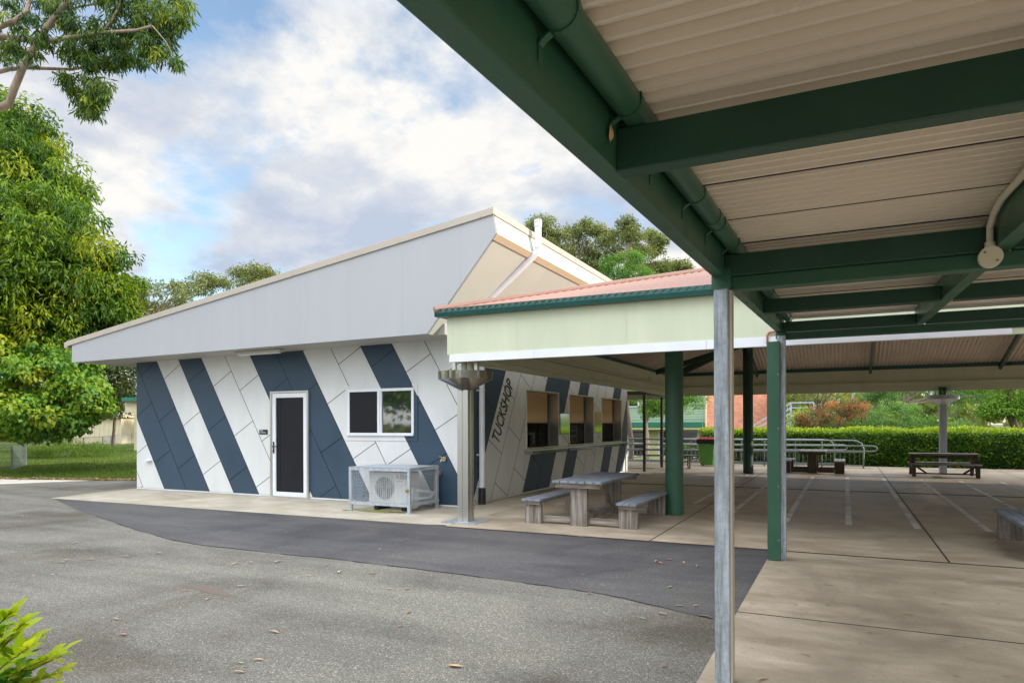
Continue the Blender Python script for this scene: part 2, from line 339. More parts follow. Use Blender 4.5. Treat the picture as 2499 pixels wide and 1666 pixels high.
for a, b in zip(edge, edge[1:]):
    for t in (0.25, 0.5, 0.75, 1.0): pe.append((a[0]+(b[0]-a[0])*t + rnd.uniform(-.012, .012), a[1]+(b[1]-a[1])*t + rnd.uniform(-.018, .018)))
sheet('asphalt_patch', pe + [(-0.72, 8.95), (-15.25, 8.95)], 0.004, 'new asphalt')
sheet('concrete_apron', [(-15.33, 8.82), (-5.85, 8.93), (-5.5, 9.02), (-5.5, 21.7), (-6.5, 21.7), (-6.5, 11.2), (-15.75, 11.2), (-15.62, 10.0)], 0.008, 'apron concrete')
m = MB()
for a, b in zip(pe, pe[1:]):
    if rnd.random() < .22: continue
    w_ = rnd.uniform(.003, .011); m.add([(a[0]-.0, a[1]-w_, .006), (b[0], b[1]-w_*rnd.uniform(.4, 1), .006), (b[0], b[1]+w_*.6, .006), (a[0], a[1]+w_*.6, .006)], [(0, 1, 2, 3)])
kind(m.build('asphalt_crack', 'panel joint', rec=False), 'structure')
# pavilion slab: dark bed with separate bays, the gaps being the sawn joints
sl_ = MB(); Z = 0.014
def bay(x0, x1, y0, y1): sl_.add([(x0, y0, Z), (x1, y0, Z), (x1, y1, Z), (x0, y1, Z)], [(0, 1, 2, 3)], 0)
g = 0.011
xs_ = [-5.5, -2.32, 1.03, 4.4, 7.8, 11.2, 14.5]; ys_ = [8.87, 17.20, 24.9]
for i in range(len(xs_)-1):
    for j in range(2): bay(xs_[i]+g, xs_[i+1]-g, ys_[j]+g+(.17 if j else 0), ys_[j+1]-g*2)
for y0, y1 in ((-6, 2.9), (2.9, 5.83), (5.83, 8.83)): bay(-0.80+g*0, 14.5, y0+g, y1-g)
for i in range(len(xs_)-1): bay(xs_[i]+g, xs_[i+1]-g, 24.92, 27.5)
bay(-9.8, -5.52, 21.72, 27.5)
sl_.add([(-0.795, -6, 0.010), (14.5, -6, 0.010), (14.5, 8.9, 0.010), (-0.795, 8.9, 0.010)], [(0, 1, 2, 3)], 1)
sl_.add([(-5.5, 8.86, 0.0095), (14.5, 8.86, 0.0095), (14.5, 27.5, 0.0095), (-5.5, 27.5, 0.0095)], [(0, 1, 2, 3)], 1)
kind(sl_.build('concrete_slab', ['slab concrete', 'joint line'], rec=False), 'structure')
for k, (x, y0, y1) in enumerate([(-2.62, 13.4, 21.6), (-1.76, 11.6, 21.6), (-0.84, 11.5, 21.6), (0.045, 11.5, 21.6), (0.945, 11.4, 21.6), (1.83, 11.6, 21.5), (2.72, 11.8, 21.5), (3.62, 11.8, 21.5)]):
    m = MB(); w = 0.05
    nseg = 240
    for i in range(nseg):
        if rnd.random() < 0.16+.12*math.sin(i*.21+k*2): continue
        a = y0+(y1-y0)*i/nseg; b = y0+(y1-y0)*(i+1)/nseg
        l = w*rnd.uniform(0.8, 1.0); r_ = w*rnd.uniform(0.8, 1.0)
        m.add([(x-l, a, Z+.004), (x+r_, a, Z+.004), (x+r_, b, Z+.004), (x-l, b, Z+.004)], [(0, 1, 2, 3)])
    kind(m.build('painted_line', 'painted line', rec=False), 'structure')
m = MB()
for cx, cy, rx, ry in ((-7.5, 9.85, 0.5, 0.10), (-7.05, 9.95, 0.3, 0.08), (-8.1, 9.8, 0.14, 0.06)):
    pts = [(cx+rx*math.cos(t)*rnd.uniform(.6, 1.1), cy+ry*math.sin(t)*rnd.uniform(.6, 1.1), 0.0125) for t in np.linspace(0, 6.283, 26)[:-1]]
    m.add(pts, [tuple(range(len(pts)))])
kind(m.build('moss', 'moss', rec=False), 'stuff')
p0 = ground(470, 1430); m = MB(); q = []
for i in range(16):
    t = i/15; q.append(ground(440+140*t, 1427+30*t**1.4 - 7*math.sin(t*3.14)*rnd.uniform(.6, 1.2)))
for i in range(15, -1, -1):
    t = i/15; q.append(ground(440+140*t, 1429+30*t**1.4 + 7*math.sin(t*3.14)*rnd.uniform(.6, 1.2)))
m.add([(v.x, v.y, 0.002) for v in q], [tuple(range(len(q)))]); kind(m.build('rust_stain', 'rust stain', rec=False), 'structure')

# ------------------------------------------------------------------ tuckshop building
def clip(poly, a, b, c):                                   # keep a*x+b*y<=c
    out = []
    for i in range(len(poly)):
        p, q = poly[i-1], poly[i]; dp = a*p[0]+b*p[1]-c; dq = a*q[0]+b*q[1]-c
        if dp <= 0 and dq > 0 or dp > 0 and dq <= 0:
            t = dp/(dp-dq); out.append((p[0]+(q[0]-p[0])*t, p[1]+(q[1]-p[1])*t))
        if dq <= 0: out.append(q)
    return out
def rect(c): x0, x1, z0, z1 = c; return [(x0, z0), (x1, z0), (x1, z1), (x0, z1)]
def clip_poly(poly, by):                                   # by convex ccw
    for i in range(len(by)):
        (x0, y0), (x1, y1) = by[i-1], by[i]; a, b = (y1-y0), -(x1-x0)
        poly = clip(poly, a, b, a*x0+b*y0)
        if len(poly) < 3: return []
    return poly
tuck = thing('tuckshop_building', (-11, 11, 0), 'single storey school tuckshop with navy and white diagonal panels under a sloping grey fascia', 'building')
G2 = 0.0065
def panels(mb, cells, B0, step, slope, count, joint, colour, put):
    h = math.hypot(1, slope)
    for k in range(-4, count):
        lo = B0+step*k; 
        for n in range(-3, 5):
            za, zb = joint(k, n)
            # parallelogram between strip edges and two cross joints (cross joint runs square to the strip)
            pts = []
            def P_(off, zl, e, ez):                        # point on edge at horizontal offset, where cross joint starting at zl on the left edge meets
                # left-edge point
                xl, z_l = lo+slope*zl, zl
                if not off: return xl, z_l
                d = (1.0, -slope) ; L = step/(1+slope*slope)
                return xl+d[0]*L, z_l+d[1]*L
            a = P_(0, za, 0, 0); b = P_(1, za, 0, 0); c = P_(1, zb, 0, 0); d = P_(0, zb, 0, 0)
            poly = [a, b, c, d]
            cx = sum(p[0] for p in poly)/4; cz = sum(p[1] for p in poly)/4
            W_ = step/h; H_ = math.hypot(d[0]-a[0], d[1]-a[1])
            u = Vector((b[0]-a[0], b[1]-a[1])).normalized(); w = Vector((d[0]-a[0], d[1]-a[1])).normalized()
            hw, hh = W_/2-G2, H_/2-G2
            poly = [tuple(Vector((cx, cz)) + u*(i*hw) + w*(j*hh)) for i, j in ((-1, -1), (1, -1), (1, 1), (-1, 1))]
            for cell in cells:
                q = clip_poly(poly, rect(cell))
                if len(q) >= 3: mb.add([put(*p) for p in q], [tuple(range(len(q)))], colour(k))
# front wall
DX0, DX1, DZ = -11.16, -10.08, 2.28
WX0, WX1, WZ0, WZ1 = -9.07, -7.46, 1.34, 2.27
XL, XR, YF, XS = -15.60, -6.41, 11.0, -6.41
cells = [(XL, DX0, .05, 3.2), (DX0, DX1, DZ, 3.2), (DX1, WX0, .05, 3.2), (WX0, WX1, .05, WZ0), (WX0, WX1, WZ1, 3.2), (WX1, XR, .05, 3.2)]
def jf(k, n):
    base_ = .76-.1125*k
    if k == 10: z = [-1.5, -.37, .755, 1.72, 2.79, 3.9, 5, 6, 7]
    elif k == 11: z = [-1.5, -.44, .68, 1.65, 2.70, 3.8, 5, 6, 7]
    elif k == 12: z = [-1.9, -.79, .33, 1.45, 2.57, 3.7, 5, 6, 7]
    elif k == 13: z = [-2.0, -.88, .24, 1.36, 2.48, 3.6, 5, 6, 7]
    else: z = [(base_ % 1.12) + 1.12*(i-2) for i in range(9)]
    return z[n+3], z[n+4]
NAVF = {1, 2, 4, 7, 8, 11}
fw = MB(); panels(fw, cells, -15.34, .7665, -.587, 15, jf, lambda k: 0 if k in NAVF else 1, lambda x, z: (x, YF, z))
for c in cells: fw.box(c[0], c[1], YF+.012, YF+.12, c[2] if c[2] > .1 else 0.0, c[3], 2)
fw.box(XL, DX0, YF-.004, YF+.012, .015, .045, 1); fw.box(DX1, XR, YF-.004, YF+.012, .015, .045, 1)
fw.build('front_wall', ['navy panel', 'white panel', 'panel joint'], tuck)
# side wall with three serving openings
OPS = [(13.86, 15.80), (16.49, 18.43), (19.10, 21.10)]; OZ0, OZ1, YB = 1.0, 2.34, 21.75
cs = [(YF, OPS[0][0], .05, 3.35)]
for i, (a, b) in enumerate(OPS):
    cs += [(a, b, .05, OZ0), (a, b, OZ1, 3.35), (b, OPS[i+1][0] if i < 2 else YB, .05, 3.35)]
def js(k, n):
    b_ = (.12+.25*k) % 1.14; z = [b_+1.14*(i-2) for i in range(9)]; return z[n+3], z[n+4]
NAVS = {-1, -2, 3, 4, 6, 10, 12}
sw = MB(); panels(sw, cs, 11.37, .7525, .552, 15, js, lambda k: 0 if k in NAVS else 1, lambda y, z: (XS, y, z))
for c in cs: sw.box(XS-.12, XS-.012, c[0] if c[0] > YF else YF+.121, c[1], c[2] if c[2] > .1 else 0, c[3], 2)
sw.box(XS-.012, XS+.004, YF+.02, YB, .015, .045, 1)
sw.build('side_wall', ['navy panel', 'white panel', 'panel joint'], tuck)
bw = MB(); bw.box(XL, XS-.13, YB-.12, YB, 0, 3.3); bw.box(XL, XL+.12, YF+.121, YB-.121, 0, 3.2, 1)
bw.box(-10.2, -10.05, YF+.13, YB-.13, 0.05, 3.1, 2); bw.box(XL+.13, XS-.13, YF+.13, YB-.13, 0.02, .05, 2); bw.box(XL+.13, XS-.13, YF+.13, YB-.13, 3.1, 3.13, 2)
bw.build('rear_wall', ['white panel', 'navy panel', 'interior wall'], tuck)
# roof edge
OV = 10.13; YE = 22.6
fa = MB(); fpoly = [(-16.73, 3.08), (-6.60, 3.15), (-5.22, 4.74), (-5.28, 5.06), (-16.73, 3.51)]
xj = [-16.8+1.21*i for i in range(11)]
for a, b in zip(xj, xj[1:]):
    q = clip_poly(fpoly, rect((a+.0012, b-.0012, 2, 6)))
    if len(q) > 2: fa.add([(x, OV, z) for x, z in q], [tuple(range(len(q)))], 0)
fa.prism([(x, OV+.008, z) for x, z in fpoly], (0, .04, 0), 1)
fa.build('fascia', ['fascia grey', 'fascia joint'], tuck)
so_ = MB(); so_.add([(-16.73, OV+.01, 3.085), (-6.60, OV+.01, 3.155), (-6.60, YF, 3.155), (-16.73, YF, 3.085)], [(0, 1, 2, 3)])
so_.add([(-16.73, YF, 3.085), (XL, YF, 3.09), (XL, YE, 3.09), (-16.73, YE, 3.085)], [(0, 1, 2, 3)])
so_.box(-6.62, -6.40, YF-.6, YF+.05, 3.156, 3.35)
so_.build('soffit', 'soffit sheet', tuck, rec=False)
ss = MB(); yj = [OV+.05, 11.35, 12.55, 13.75, 14.95, 16.15, 17.35, 18.55, 19.75, 20.95, YE]
for a, b in zip(yj, yj[1:]): ss.add([(-6.60, a+.002, 3.15), (-6.60, b-.002, 3.15), (-5.22, b-.002, 4.74), (-5.22, a+.002, 4.74)], [(0, 1, 2, 3)], 0)
ss.add([(-6.612, OV+.05, 3.16), (-6.612, YE, 3.16), (-5.232, YE, 4.75), (-5.232, OV+.05, 4.75)], [(0, 1, 2, 3)], 1)
ss.build('sloping_soffit', ['cream cladding', 'fascia joint'], tuck, rec=False)
sb = MB(); sb.add([(-5.22, OV-.002, 4.74), (-5.22, YE, 4.74), (-5.28, YE, 5.06), (-5.28, OV-.002, 5.06)], [(0, 1, 2, 3)])
sb.build('side_fascia', 'cream cladding', tuck, rec=False)
tt = MB(); d_ = Vector((-1.38, 0, -1.59)).normalized()
a0 = Vector((-5.214, OV+.01, 4.742)); tt.prism([a0, a0+d_*.12, a0+d_*.12+Vector((.012, 0, -.012)), a0+Vector((.012, 0, -.012))], (0, YE-OV, 0)); tt.build('soffit_trim', 'tan trim', tuck)
cp = MB(); z0 = 3.51; sl0 = (5.06-3.51)/(16.73-5.28)
def topz(x): return 3.51+(x+16.73)*sl0
cp.prism([(-16.90, OV-.03, topz(-16.9)-.01), (-5.26, OV-.03, topz(-5.26)), (-5.26, OV-.03, topz(-5.26)+.12), (-16.90, OV-.03, topz(-16.9)+.11)], (0, .05, 0))
cp.prism([(-5.285, OV+.02, 5.05), (-5.255, OV+.02, 5.055), (-5.265, OV+.02, 5.18), (-5.285, OV+.02, 5.18)], (0, YE-OV, 0))
for i in range(14): x = -16.3+i*.83; cp.box(x-.012, x+.012, OV-.037, OV-.03, topz(x)+.015, topz(x)+.035)
cp.box(-17.0, -16.88, OV-.02, YE, topz(-16.9)-.05, topz(-16.9)+.09)
cp.build('roof_capping', 'beige capping', tuck, bevel=.006)
rf = MB(); rf.prism([(-16.88, OV+.03, topz(-16.88)+.04), (-5.30, OV+.03, topz(-5.3)+.06), (-5.30, OV+.03, topz(-5.3)+.09), (-16.88, OV+.03, topz(-16.88)+.09)], (0, YE-OV-.05, 0))
rf.build('roof', 'beige capping', tuck)
# door
dfr = MB(); 
for b in ((DX0, DX0+.05, .03, DZ), (DX1-.05, DX1, .03, DZ)): dfr.box(b[0], b[1], YF-.05, YF+.10, b[2], b[3])
dfr.box(DX0+.05, DX1-.05, YF-.05, YF+.10, DZ-.04, DZ); dfr.box(DX0, DX1, YF-.06, YF+.1, 0.008, .03)
dfr.build('door_frame', 'stainless steel', tuck, bevel=.004)
dr = MB(); x0, x1, z0, z1 = DX0+.055, DX1-.055, .035, DZ-.045; t = .095; ya, yb = YF-.035, YF+.01
dr.box(x0, x0+t, ya, yb, z0, z1); dr.box(x1-t, x1, ya, yb, z0, z1); dr.box(x0+t, x1-t, ya, yb, z1-t, z1); dr.box(x0+t, x1-t, ya, yb, z0, z0+t)
for z in (.35, 1.2, 2.0): dr.box(x1-.02, x1+.004, ya-.012, ya-.001, z, z+.1)
door = dr.build('door', 'white paint', tuck, bevel=.004)
m = MB(); m.box(x0+t, x1-t, YF-.012, YF+.004, z0+t, z1-t); m.box(x0+t+.10, x0+t+.115, YF-.016, YF-.0125, z0+t, z1-t)
m.build('security_screen', 'door mesh', door)
m = MB(); m.box(x0+.03, x0+.062, ya-.012, ya-.001, .95, 1.2); m.tube([(x0+.046, ya-.012, 1.1), (x0+.046, ya-.05, 1.1), (x0+.16, ya-.05, 1.1)], .010, 8); m.tube([(x0+.046, ya-.012, 1.0), (x0+.046, ya-.03, 1.0)], .013, 8)
m.build('handle', 'black plastic', door)
# front window
wf = MB(); e = .075
for b in ((WX0-.06, WX1+.06, WZ1-.0, WZ1+.04), (WX0-.06, WX1+.06, WZ0-.09, WZ0), (WX0-.06, WX0, WZ0, WZ1), (WX1, WX1+.06, WZ0, WZ1)):
    pass
win = MB(); y0_, y1_ = YF-.03, YF+.05; t = .055
win.box(WX0, WX1, y0_, y1_, WZ1-t, WZ1); win.box(WX0, WX1, y0_-.02, y1_, WZ0, WZ0+t); win.box(WX0, WX0+t, y0_, y1_, WZ0+t, WZ1-t); win.box(WX1-t, WX1, y0_, y1_, WZ0+t, WZ1-t)
xm = (WX0+WX1)/2-.03; win.box(xm-.03, xm+.03, y0_+.004, y1_, WZ0+t, WZ1-t); win.box(xm+.035, xm+.07, y0_+.012, y1_, WZ0+t, WZ1-t)
window = win.build('window', 'white paint', tuck, bevel=.004)
m = MB(); m.box(WX0+t, xm-.03, YF-.012, YF+.0, WZ0+t, WZ1-t); m.build('insect_screen', 'door mesh', window)
m = MB(); m.box(xm+.07, WX1-t, YF+.012, YF+.02, WZ0+t, WZ1-t); m.build('pane', 'window glass', window)
m = MB()                                                   # flat architrave panels round the window, coloured as the cladding behind them
def arch(x0, x1, z0, z1):
    for k in range(8, 14):
        lo = -15.34+.7665*k; q = [(lo-.587*z0, z0), (lo+.7665-.587*z0, z0), (lo+.7665-.587*z1, z1), (lo-.587*z1, z1)]
        q = clip_poly(q, rect((x0, x1, z0, z1)))
        if len(q) > 2: m.prism([(x, YF-.0125, z) for x, z in q], (0, .010, 0), 0 if k in NAVF else 1)
arch(WX0-.06, WX1+.08, WZ0-.10, WZ0); arch(WX0-.06, WX1+.08, WZ1, WZ1+.07); arch(WX0-.06, WX0, WZ0, WZ1); arch(WX1, WX1+.08, WZ0, WZ1)
m.build('architrave', ['navy panel', 'white panel'], window)
# serving windows
for a, b in OPS:
    f = MB(); X0, X1 = XS-.27, XS+.012; t = .03
    f.box(X0, X1, a, a+t, OZ0, OZ1); f.box(X0, X1, b-t, b, OZ0, OZ1); f.box(X0, X1, a+t, b-t, OZ1-t, OZ1); f.box(X0, X1, a+t, b-t, OZ0, OZ0+.02)
    sv = f.build('serving_window', 'stainless steel', tuck, bevel=.003)
    m = MB(); m.box(XS-.268, XS-.256, a+t, b-t-.10, 1.60, OZ1-t); m.build('roller_blind', 'blind fabric', sv)
    m = MB(); m.box(XS-.268, XS-.25, b-t-.10, b-t, OZ0+.02, OZ1-t); m.box(XS-.262, XS-.25, a+t, b-t-.1, 1.575, 1.598); m.build('sash', 'black plastic', sv)
for a, b in ((15.86, 16.46), (18.50, 19.07)):
    m = MB(); m.box(XS+.002, XS+.02, a, b, 1.30, 1.82 if a < 17 else 1.90); m.build('mirror_panel', 'polished steel', tuck)
m = MB(); m.box(XS-.02, XS+.27, 13.71, 21.5, .965, 1.0)
ct = m.build('serving_counter', 'stainless steel', tuck, bevel=.004)
m = MB()
for a, b in ((13.78, 15.9), (16.45, 18.5), (19.0, 21.1)): m.box(XS+.001, XS+.20, a, b, .885, .962)
m.build('apron_panel', 'polished steel', ct)
# wall fittings
m = MB(); m.box(-11.51, -11.27, YF-.010, YF-.001, 1.355, 1.46); sg = m.build('door_sign', 'black plastic', tuck)
def text(body, size, mname, parent, mw, name='lettering', ext=0.003, font_shear=0.0, space=1.0, wt=0.0):
    cu = bpy.data.curves.new(name, 'FONT'); cu.body = body; cu.size = size; cu.extrude = ext; cu.shear = font_shear; cu.space_character = space
    cu.offset = wt; cu.align_x = 'LEFT'; cu.align_y = 'CENTER'
    tmp = bpy.data.objects.new(name+'_src', cu); COL.objects.link(tmp)
    dg = bpy.context.evaluated_depsgraph_get(); me = bpy.data.meshes.new_from_object(tmp.evaluated_get(dg)); bpy.data.objects.remove(tmp)
    me.name = name; me.materials.clear(); me.materials.append(MAT[mname])
    o = bpy.data.objects.new(name, me); COL.objects.link(o)
    org = ORG[parent.name]; me.transform(Matrix.Translation((-org[0], -org[1], -org[2])) @ mw); o.parent = parent; ORG[o.name] = org; return o
RX = Matrix.Rotation(R(90), 4, 'X')
text('Café\nTuckshop', .042, 'white paint', sg, Matrix.Translation((-11.485, YF-.012, 1.42)) @ RX, ext=.001)
a = Vector((XS+.006, 12.36, 1.20)); b = Vector((XS+.006, 13.07, 2.47)); u = (b-a).normalized(); n_ = Vector((1, 0, 0)); v_ = n_.cross(u)
mw = Matrix(((u.x, v_.x, n_.x, a.x), (u.y, v_.y, n_.y, a.y), (u.z, v_.z, n_.z, a.z), (0, 0, 0, 1)))
lt = text('TUCKSHOP', .47, 'black plastic', tuck, mw, ext=.004, wt=.003)
w_ = max(v.co.dot(u) for v in lt.data.vertices)-min(v.co.dot(u) for v in lt.data.vertices)
bpy.data.objects.remove(lt); k_ = (b-a).length/w_
lt = text('TUCKSHOP', .47, 'black plastic', tuck, mw @ Matrix.Diagonal((k_, 1, 1, 1)), ext=.004, wt=.003)
m = MB(); m.tube([(XS+.07, 11.66, .33), (XS+.07, 11.66, 3.5)], .058, 16); dp = m.build('downpipe', 'pvc pipe', tuck, smooth=True)
m = MB(); m.tube([(XS+.07, 11.66, .0), (XS+.07, 11.66, .28)], .072, 16); m.tube([(XS+.07, 11.66, .28), (XS+.07, 11.66, .33)], .066, 16); m.build('pipe_boot', 'black plastic', dp, smooth=True)
for z in (.95, 2.2):
    m = MB(); m.lathe([(.06, 0), (.066, 0), (.066, .03), (.06, .03)], (XS+.07, 11.66, z), 16); m.box(XS, XS+.012, 11.57, 11.75, z, z+.03); m.build('pipe_clip', 'pvc pipe', dp)
m = MB(); m.tube([(-6.50, 11.0, 3.32), (-5.19, 11.62, 4.70), (-5.13, 11.65, 4.80), (-5.13, 11.65, 5.27)], .064, 14); vp = m.build('vent_pipe', 'pvc pipe', tuck, smooth=True)
m = MB(); m.lathe([(.066, 0), (.072, .0), (.072, .05), (.060, .052), (.060, .13), (.0, .135)], (-5.13, 11.65, 5.23), 16)
for i in range(12): an = i*math.pi/6; m.box(-5.13+.066*math.cos(an)-.006, -5.13+.066*math.cos(an)+.006, 11.65+.066*math.sin(an)-.006, 11.65+.066*math.sin(an)+.006, 5.28, 5.36)
m.build('vent_cowl', 'pvc pipe', vp)
m = MB(); m.lathe([(.062, 0), (.070, 0), (.070, .05), (.062, .05)], (-5.13, 11.65, 4.83), 14); m.build('pipe_collar', 'pvc pipe', vp)
m = MB(); m.box(-11.68, -10.38, 10.46, 10.60, 3.06, 3.118); fl = m.build('soffit_light', 'light fitting', tuck, bevel=.01)
m = MB(); m.box(-11.6, -10.46, 10.48, 10.58, 3.035, 3.059); m.build('diffuser', 'white paint', fl, bevel=.01)
m = MB(); m.box(-15.22, -15.03, YF-.09, YF-.001, .70, .72); m.box(-15.22, -15.03, YF-.012, YF-.001, .72, .76); m.build('wall_bracket', 'white paint', tuck)
for (x, z) in ((-6.78, .91), (-6.87, .65)):
    m = MB(); m.tube([(x, YF-.03, z), (x, YF-.001, z)], .045, 16); tp = m.build('tap_flange', 'stainless steel', tuck, smooth=True)
m = MB(); m.tube([(-6.78, YF-.03, .91), (-6.78, YF-.10, .91), (-6.80, YF-.11, .86)], .017, 8); m.bar((-6.84, YF-.09, .955), (-6.74, YF-.09, .94), .02, .014); m.build('tap', 'brass', tuck)
m = MB(); m.tube([(-6.87, YF-.03, .65), (-6.93, YF-.07, .63), (-6.97, YF-.08, .58), (-6.97, YF-.08, .0)], .017, 8); cpipe = m.build('water_pipe', 'copper pipe', tuck, smooth=True)
m = MB(); m.tube([(-6.97, YF-.08, .17), (-6.90, YF-.12, .15), (-6.84, YF-.14, .13)], [.022, .03, .03], 10); m.build('hose_cap', 'blue plastic', cpipe)
m = MB(); m.lathe([(.018, 0), (.03, .01), (.03, .07), (.018, .08)], (-6.97, YF-.08, .13), 10); m.build('valve', 'brass', cpipe)
# kitchen things seen through the openings
t = thing('kitchen_bench', (-7.3, 17, .05), 'long kitchen bench inside behind the serving openings', 'bench')
m = MB(); m.box(-7.62, -6.98, 13.3, 21.2, .93, .97); m.build('bench_top', 'carton', t)
m = MB(); m.box(-7.6, -7.0, 13.4, 21.1, .06, .925); m.build('bench_body', 'interior wall', t)
t = thing('oven', (-7.4, 14.9, .972), 'black countertop oven with a round dial behind the nearest serving opening', 'oven')
m = MB(); m.box(-7.6, -7.1, 14.5, 15.9, .975, 1.36); ob = m.build('oven_body', 'appliance', t, bevel=.01)
for z in (1.10, 1.24):
    m = MB(); m.tube([(-7.1, 15.72, z), (-7.06, 15.72, z)], .032, 14); m.build('dial', 'galvanised light', t)
m = MB(); m.box(-7.099, -7.09, 14.6, 15.55, 1.02, 1.3); m.build('oven_door', 'window glass', t)
t = thing('wire_rack', (-7.4, 18.0, .972), 'rack of pale shelves inside behind the middle serving opening', 'rack')
for z in (1.05, 1.20, 1.36, 1.50):
    m = MB(); m.box(-7.6, -7.12, 17.3, 18.9, z, z+.018); m.build('shelf', 'galvanised light', t)
for y in (17.3, 18.9):
    for x in (-7.6, -7.14):
        m = MB(); m.box(x, x+.02, y, y+.02, .975, 1.58); m.build('upright', 'galvanised steel', t)
m = MB(); m.prism([(-7.06, 18.15, .973), (-7.06, 18.55, .973), (-7.06, 18.60, 1.20), (-7.06, 18.20, 1.16)], (.03, 0, 0)); m.box(-7.05, -6.99, 18.2, 18.5, .972, 1.06)
tag(m.build('carton', 'carton'), 'small brown carton on the bench behind the middle serving opening', 'carton')

# ------------------------------------------------------------------ air conditioner in its cage
ac = thing('air_conditioner', (-7.4, 10.3, .12), 'white outdoor air conditioning unit with a round fan inside the galvanised cage', 'air conditioner')
m = MB(); m.box(-7.89, -7.00, 10.15, 10.47, .135, .70); m.build('casing', 'unit casing', ac, bevel=.012)
m = MB(); m.tube([(-7.535, 10.149, .405), (-7.535, 10.146, .405)], .205, 40); m.build('fan_opening', 'fan dark', ac)
m = MB()
for i in range(3):
    an = i*math.pi*2/3+.3; m.add([(-7.535+r_*math.cos(an+q_), 10.1435, .405+r_*math.sin(an+q_)) for r_, q_ in ((.03, 0), (.19, -.25), (.20, .35), (.17, .75), (.03, .5))], [(0, 1, 2, 3, 4)])
m.build('fan_blade', 'fascia joint', ac, rec=False)
m = MB()
for i in range(9): x = -7.715+i*.045; h = math.sqrt(max(0, .205**2-(x+7.535)**2)); m.tube([(x, 10.136, .405-h), (x, 10.136, .405+h)], .0045, 5)
for rr in (.21,): m.tube([(-7.535+rr*math.cos(a_), 10.134, .405+rr*math.sin(a_)) for a_ in np.linspace(0, 6.2832, 25)], .004, 5)
for i in range(18): m.box(-7.85+i*.026, -7.838+i*.026, 10.146, 10.149, .64, .65)
for i in range(18): m.box(-7.85+i*.026, -7.838+i*.026, 10.146, 10.149, .165, .175)
m.build('fan_guard', 'unit casing', ac)
m = MB()
for an in (90, 210, 330):
    c = Vector((-7.245, 10.147, .61)); d1 = Vector((math.cos(R(an)), 0, math.sin(R(an)))); d2 = Vector((-d1.z, 0, d1.x))
    m.prism([c, c+d1*.02+d2*.0115, c+d1*.04, c+d1*.02-d2*.0115], (0, -.002, 0))
m.build('badge', 'red mark', ac)
text('MITSUBISHI\nELECTRIC', .036, 'grey ink', ac, Matrix.Translation((-7.195, 10.147, .61)) @ RX, ext=.001)
m = MB(); m.box(-7.27, -7.14, 10.146, 10.149, .535, .55); m.build('nameplate', 'galvanised light', ac)
m = MB(); m.box(-7.0+.001, -6.965, 10.2, 10.42, .18, .42); m.build('valve_cover', 'unit casing', ac, bevel=.01)
m = MB(); m.tube([(-6.97, 10.3, .36), (-6.93, 10.35, .36), (-6.93, 10.6, .33), (-6.95, 10.85, .28), (-6.95, 10.98, .28)], .03, 8); m.tube([(-6.97, 10.25, .24), (-6.92, 10.3, .22), (-6.93, 10.7, .2), (-6.93, 10.98, .34)], .024, 8); m.build('lagged_pipe', 'white paint', ac, smooth=True)
for x in (-7.75, -7.15):
    m = MB(); m.box(x, x+.09, 10.12, 10.5, .012, .134); m.build('foot_block', 'black plastic', ac)
cg = thing('steel_cage', (-7.45, 10.3, .008), 'galvanised mesh security cage standing against the wall around the air conditioner', 'cage')
CX0, CX1, CY0, CY1, CZ0, CZ1 = -8.12, -6.79, 9.86, 10.80, .12, .79; w = .055
for x, y in ((CX0, CY0), (CX1-w, CY0), (CX0, CY1-w), (CX1-w, CY1-w)):
    m = MB(); m.box(x, x+w, y, y+w, .012, CZ1); m.box(x-.03, x+w+.03, y-.03, y+w+.03, .009, .018); m.build('leg', 'galvanised light', cg)
m = MB()
for z0, z1 in ((CZ0, CZ0+w), (CZ1-w, CZ1)):
    m.box(CX0+w, CX1-w, CY0+.003, CY0+w, z0, z1-.003); m.box(CX0+w, CX1-w, CY1-w, CY1-.003, z0, z1-.003); m.box(CX0+.003, CX0+w, CY0+w, CY1-w, z0, z1-.003); m.box(CX1-w, CX1-.003, CY0+w, CY1-w, z0, z1-.003)
m.prism([(CX1-w+.005, 9.93, .115), (CX1-w+.005, 10.18, .115), (CX1-w+.005, 10.13, .07), (CX1-w+.005, 10.0, .07)], (.02, 0, 0))
m.build('frame', 'galvanised light', cg)
m = MB(); m.box(CX0, CX1, CY0, CY1, CZ1+.001, CZ1+.006); m.build('lid', 'galvanised light', cg)
def grid(p, u, v, nu, nv, r=.0018):
    m = MB(); p = Vector(p); u = Vector(u); v = Vector(v)
    for i in range(nu+1): m.tube([p+u*(i/nu), p+u*(i/nu)+v], r, 4, cap=False)
    for i in range(nv+1): m.tube([p+v*(i/nv), p+v*(i/nv)+u], r, 4, cap=False)
    return m
for m in (grid((CX0+w, CY0+.02, CZ0+w), (CX1-CX0-2*w, 0, 0), (0, 0, CZ1-CZ0-2*w), 44, 21), grid((CX1-.02, CY0+w, CZ0+w), (0, CY1-CY0-2*w, 0), (0, 0, CZ1-CZ0-2*w), 30, 21), grid((CX0+.02, CY0+w, CZ0+w), (0, CY1-CY0-2*w, 0), (0, 0, CZ1-CZ0-2*w), 30, 21)):
    m.build('mesh_panel', 'galvanised light', cg)
t = thing('padlock', (CX1-.05, CY0-.012, .38), 'small brass padlock hanging on the cage corner post', 'padlock')
m = MB(); m.box(CX1-.075, CX1-.025, CY0-.03, CY0-.006, .375, .435); m.build('lock_body', 'brass', t, bevel=.006)
m = MB(); m.tube([(CX1-.066, CY0-.018, .435), (CX1-.066, CY0-.018, .46), (CX1-.05, CY0-.018, .475), (CX1-.034, CY0-.018, .46), (CX1-.034, CY0-.018, .435)], .0045, 6); m.build('shackle', 'galvanised light', t)

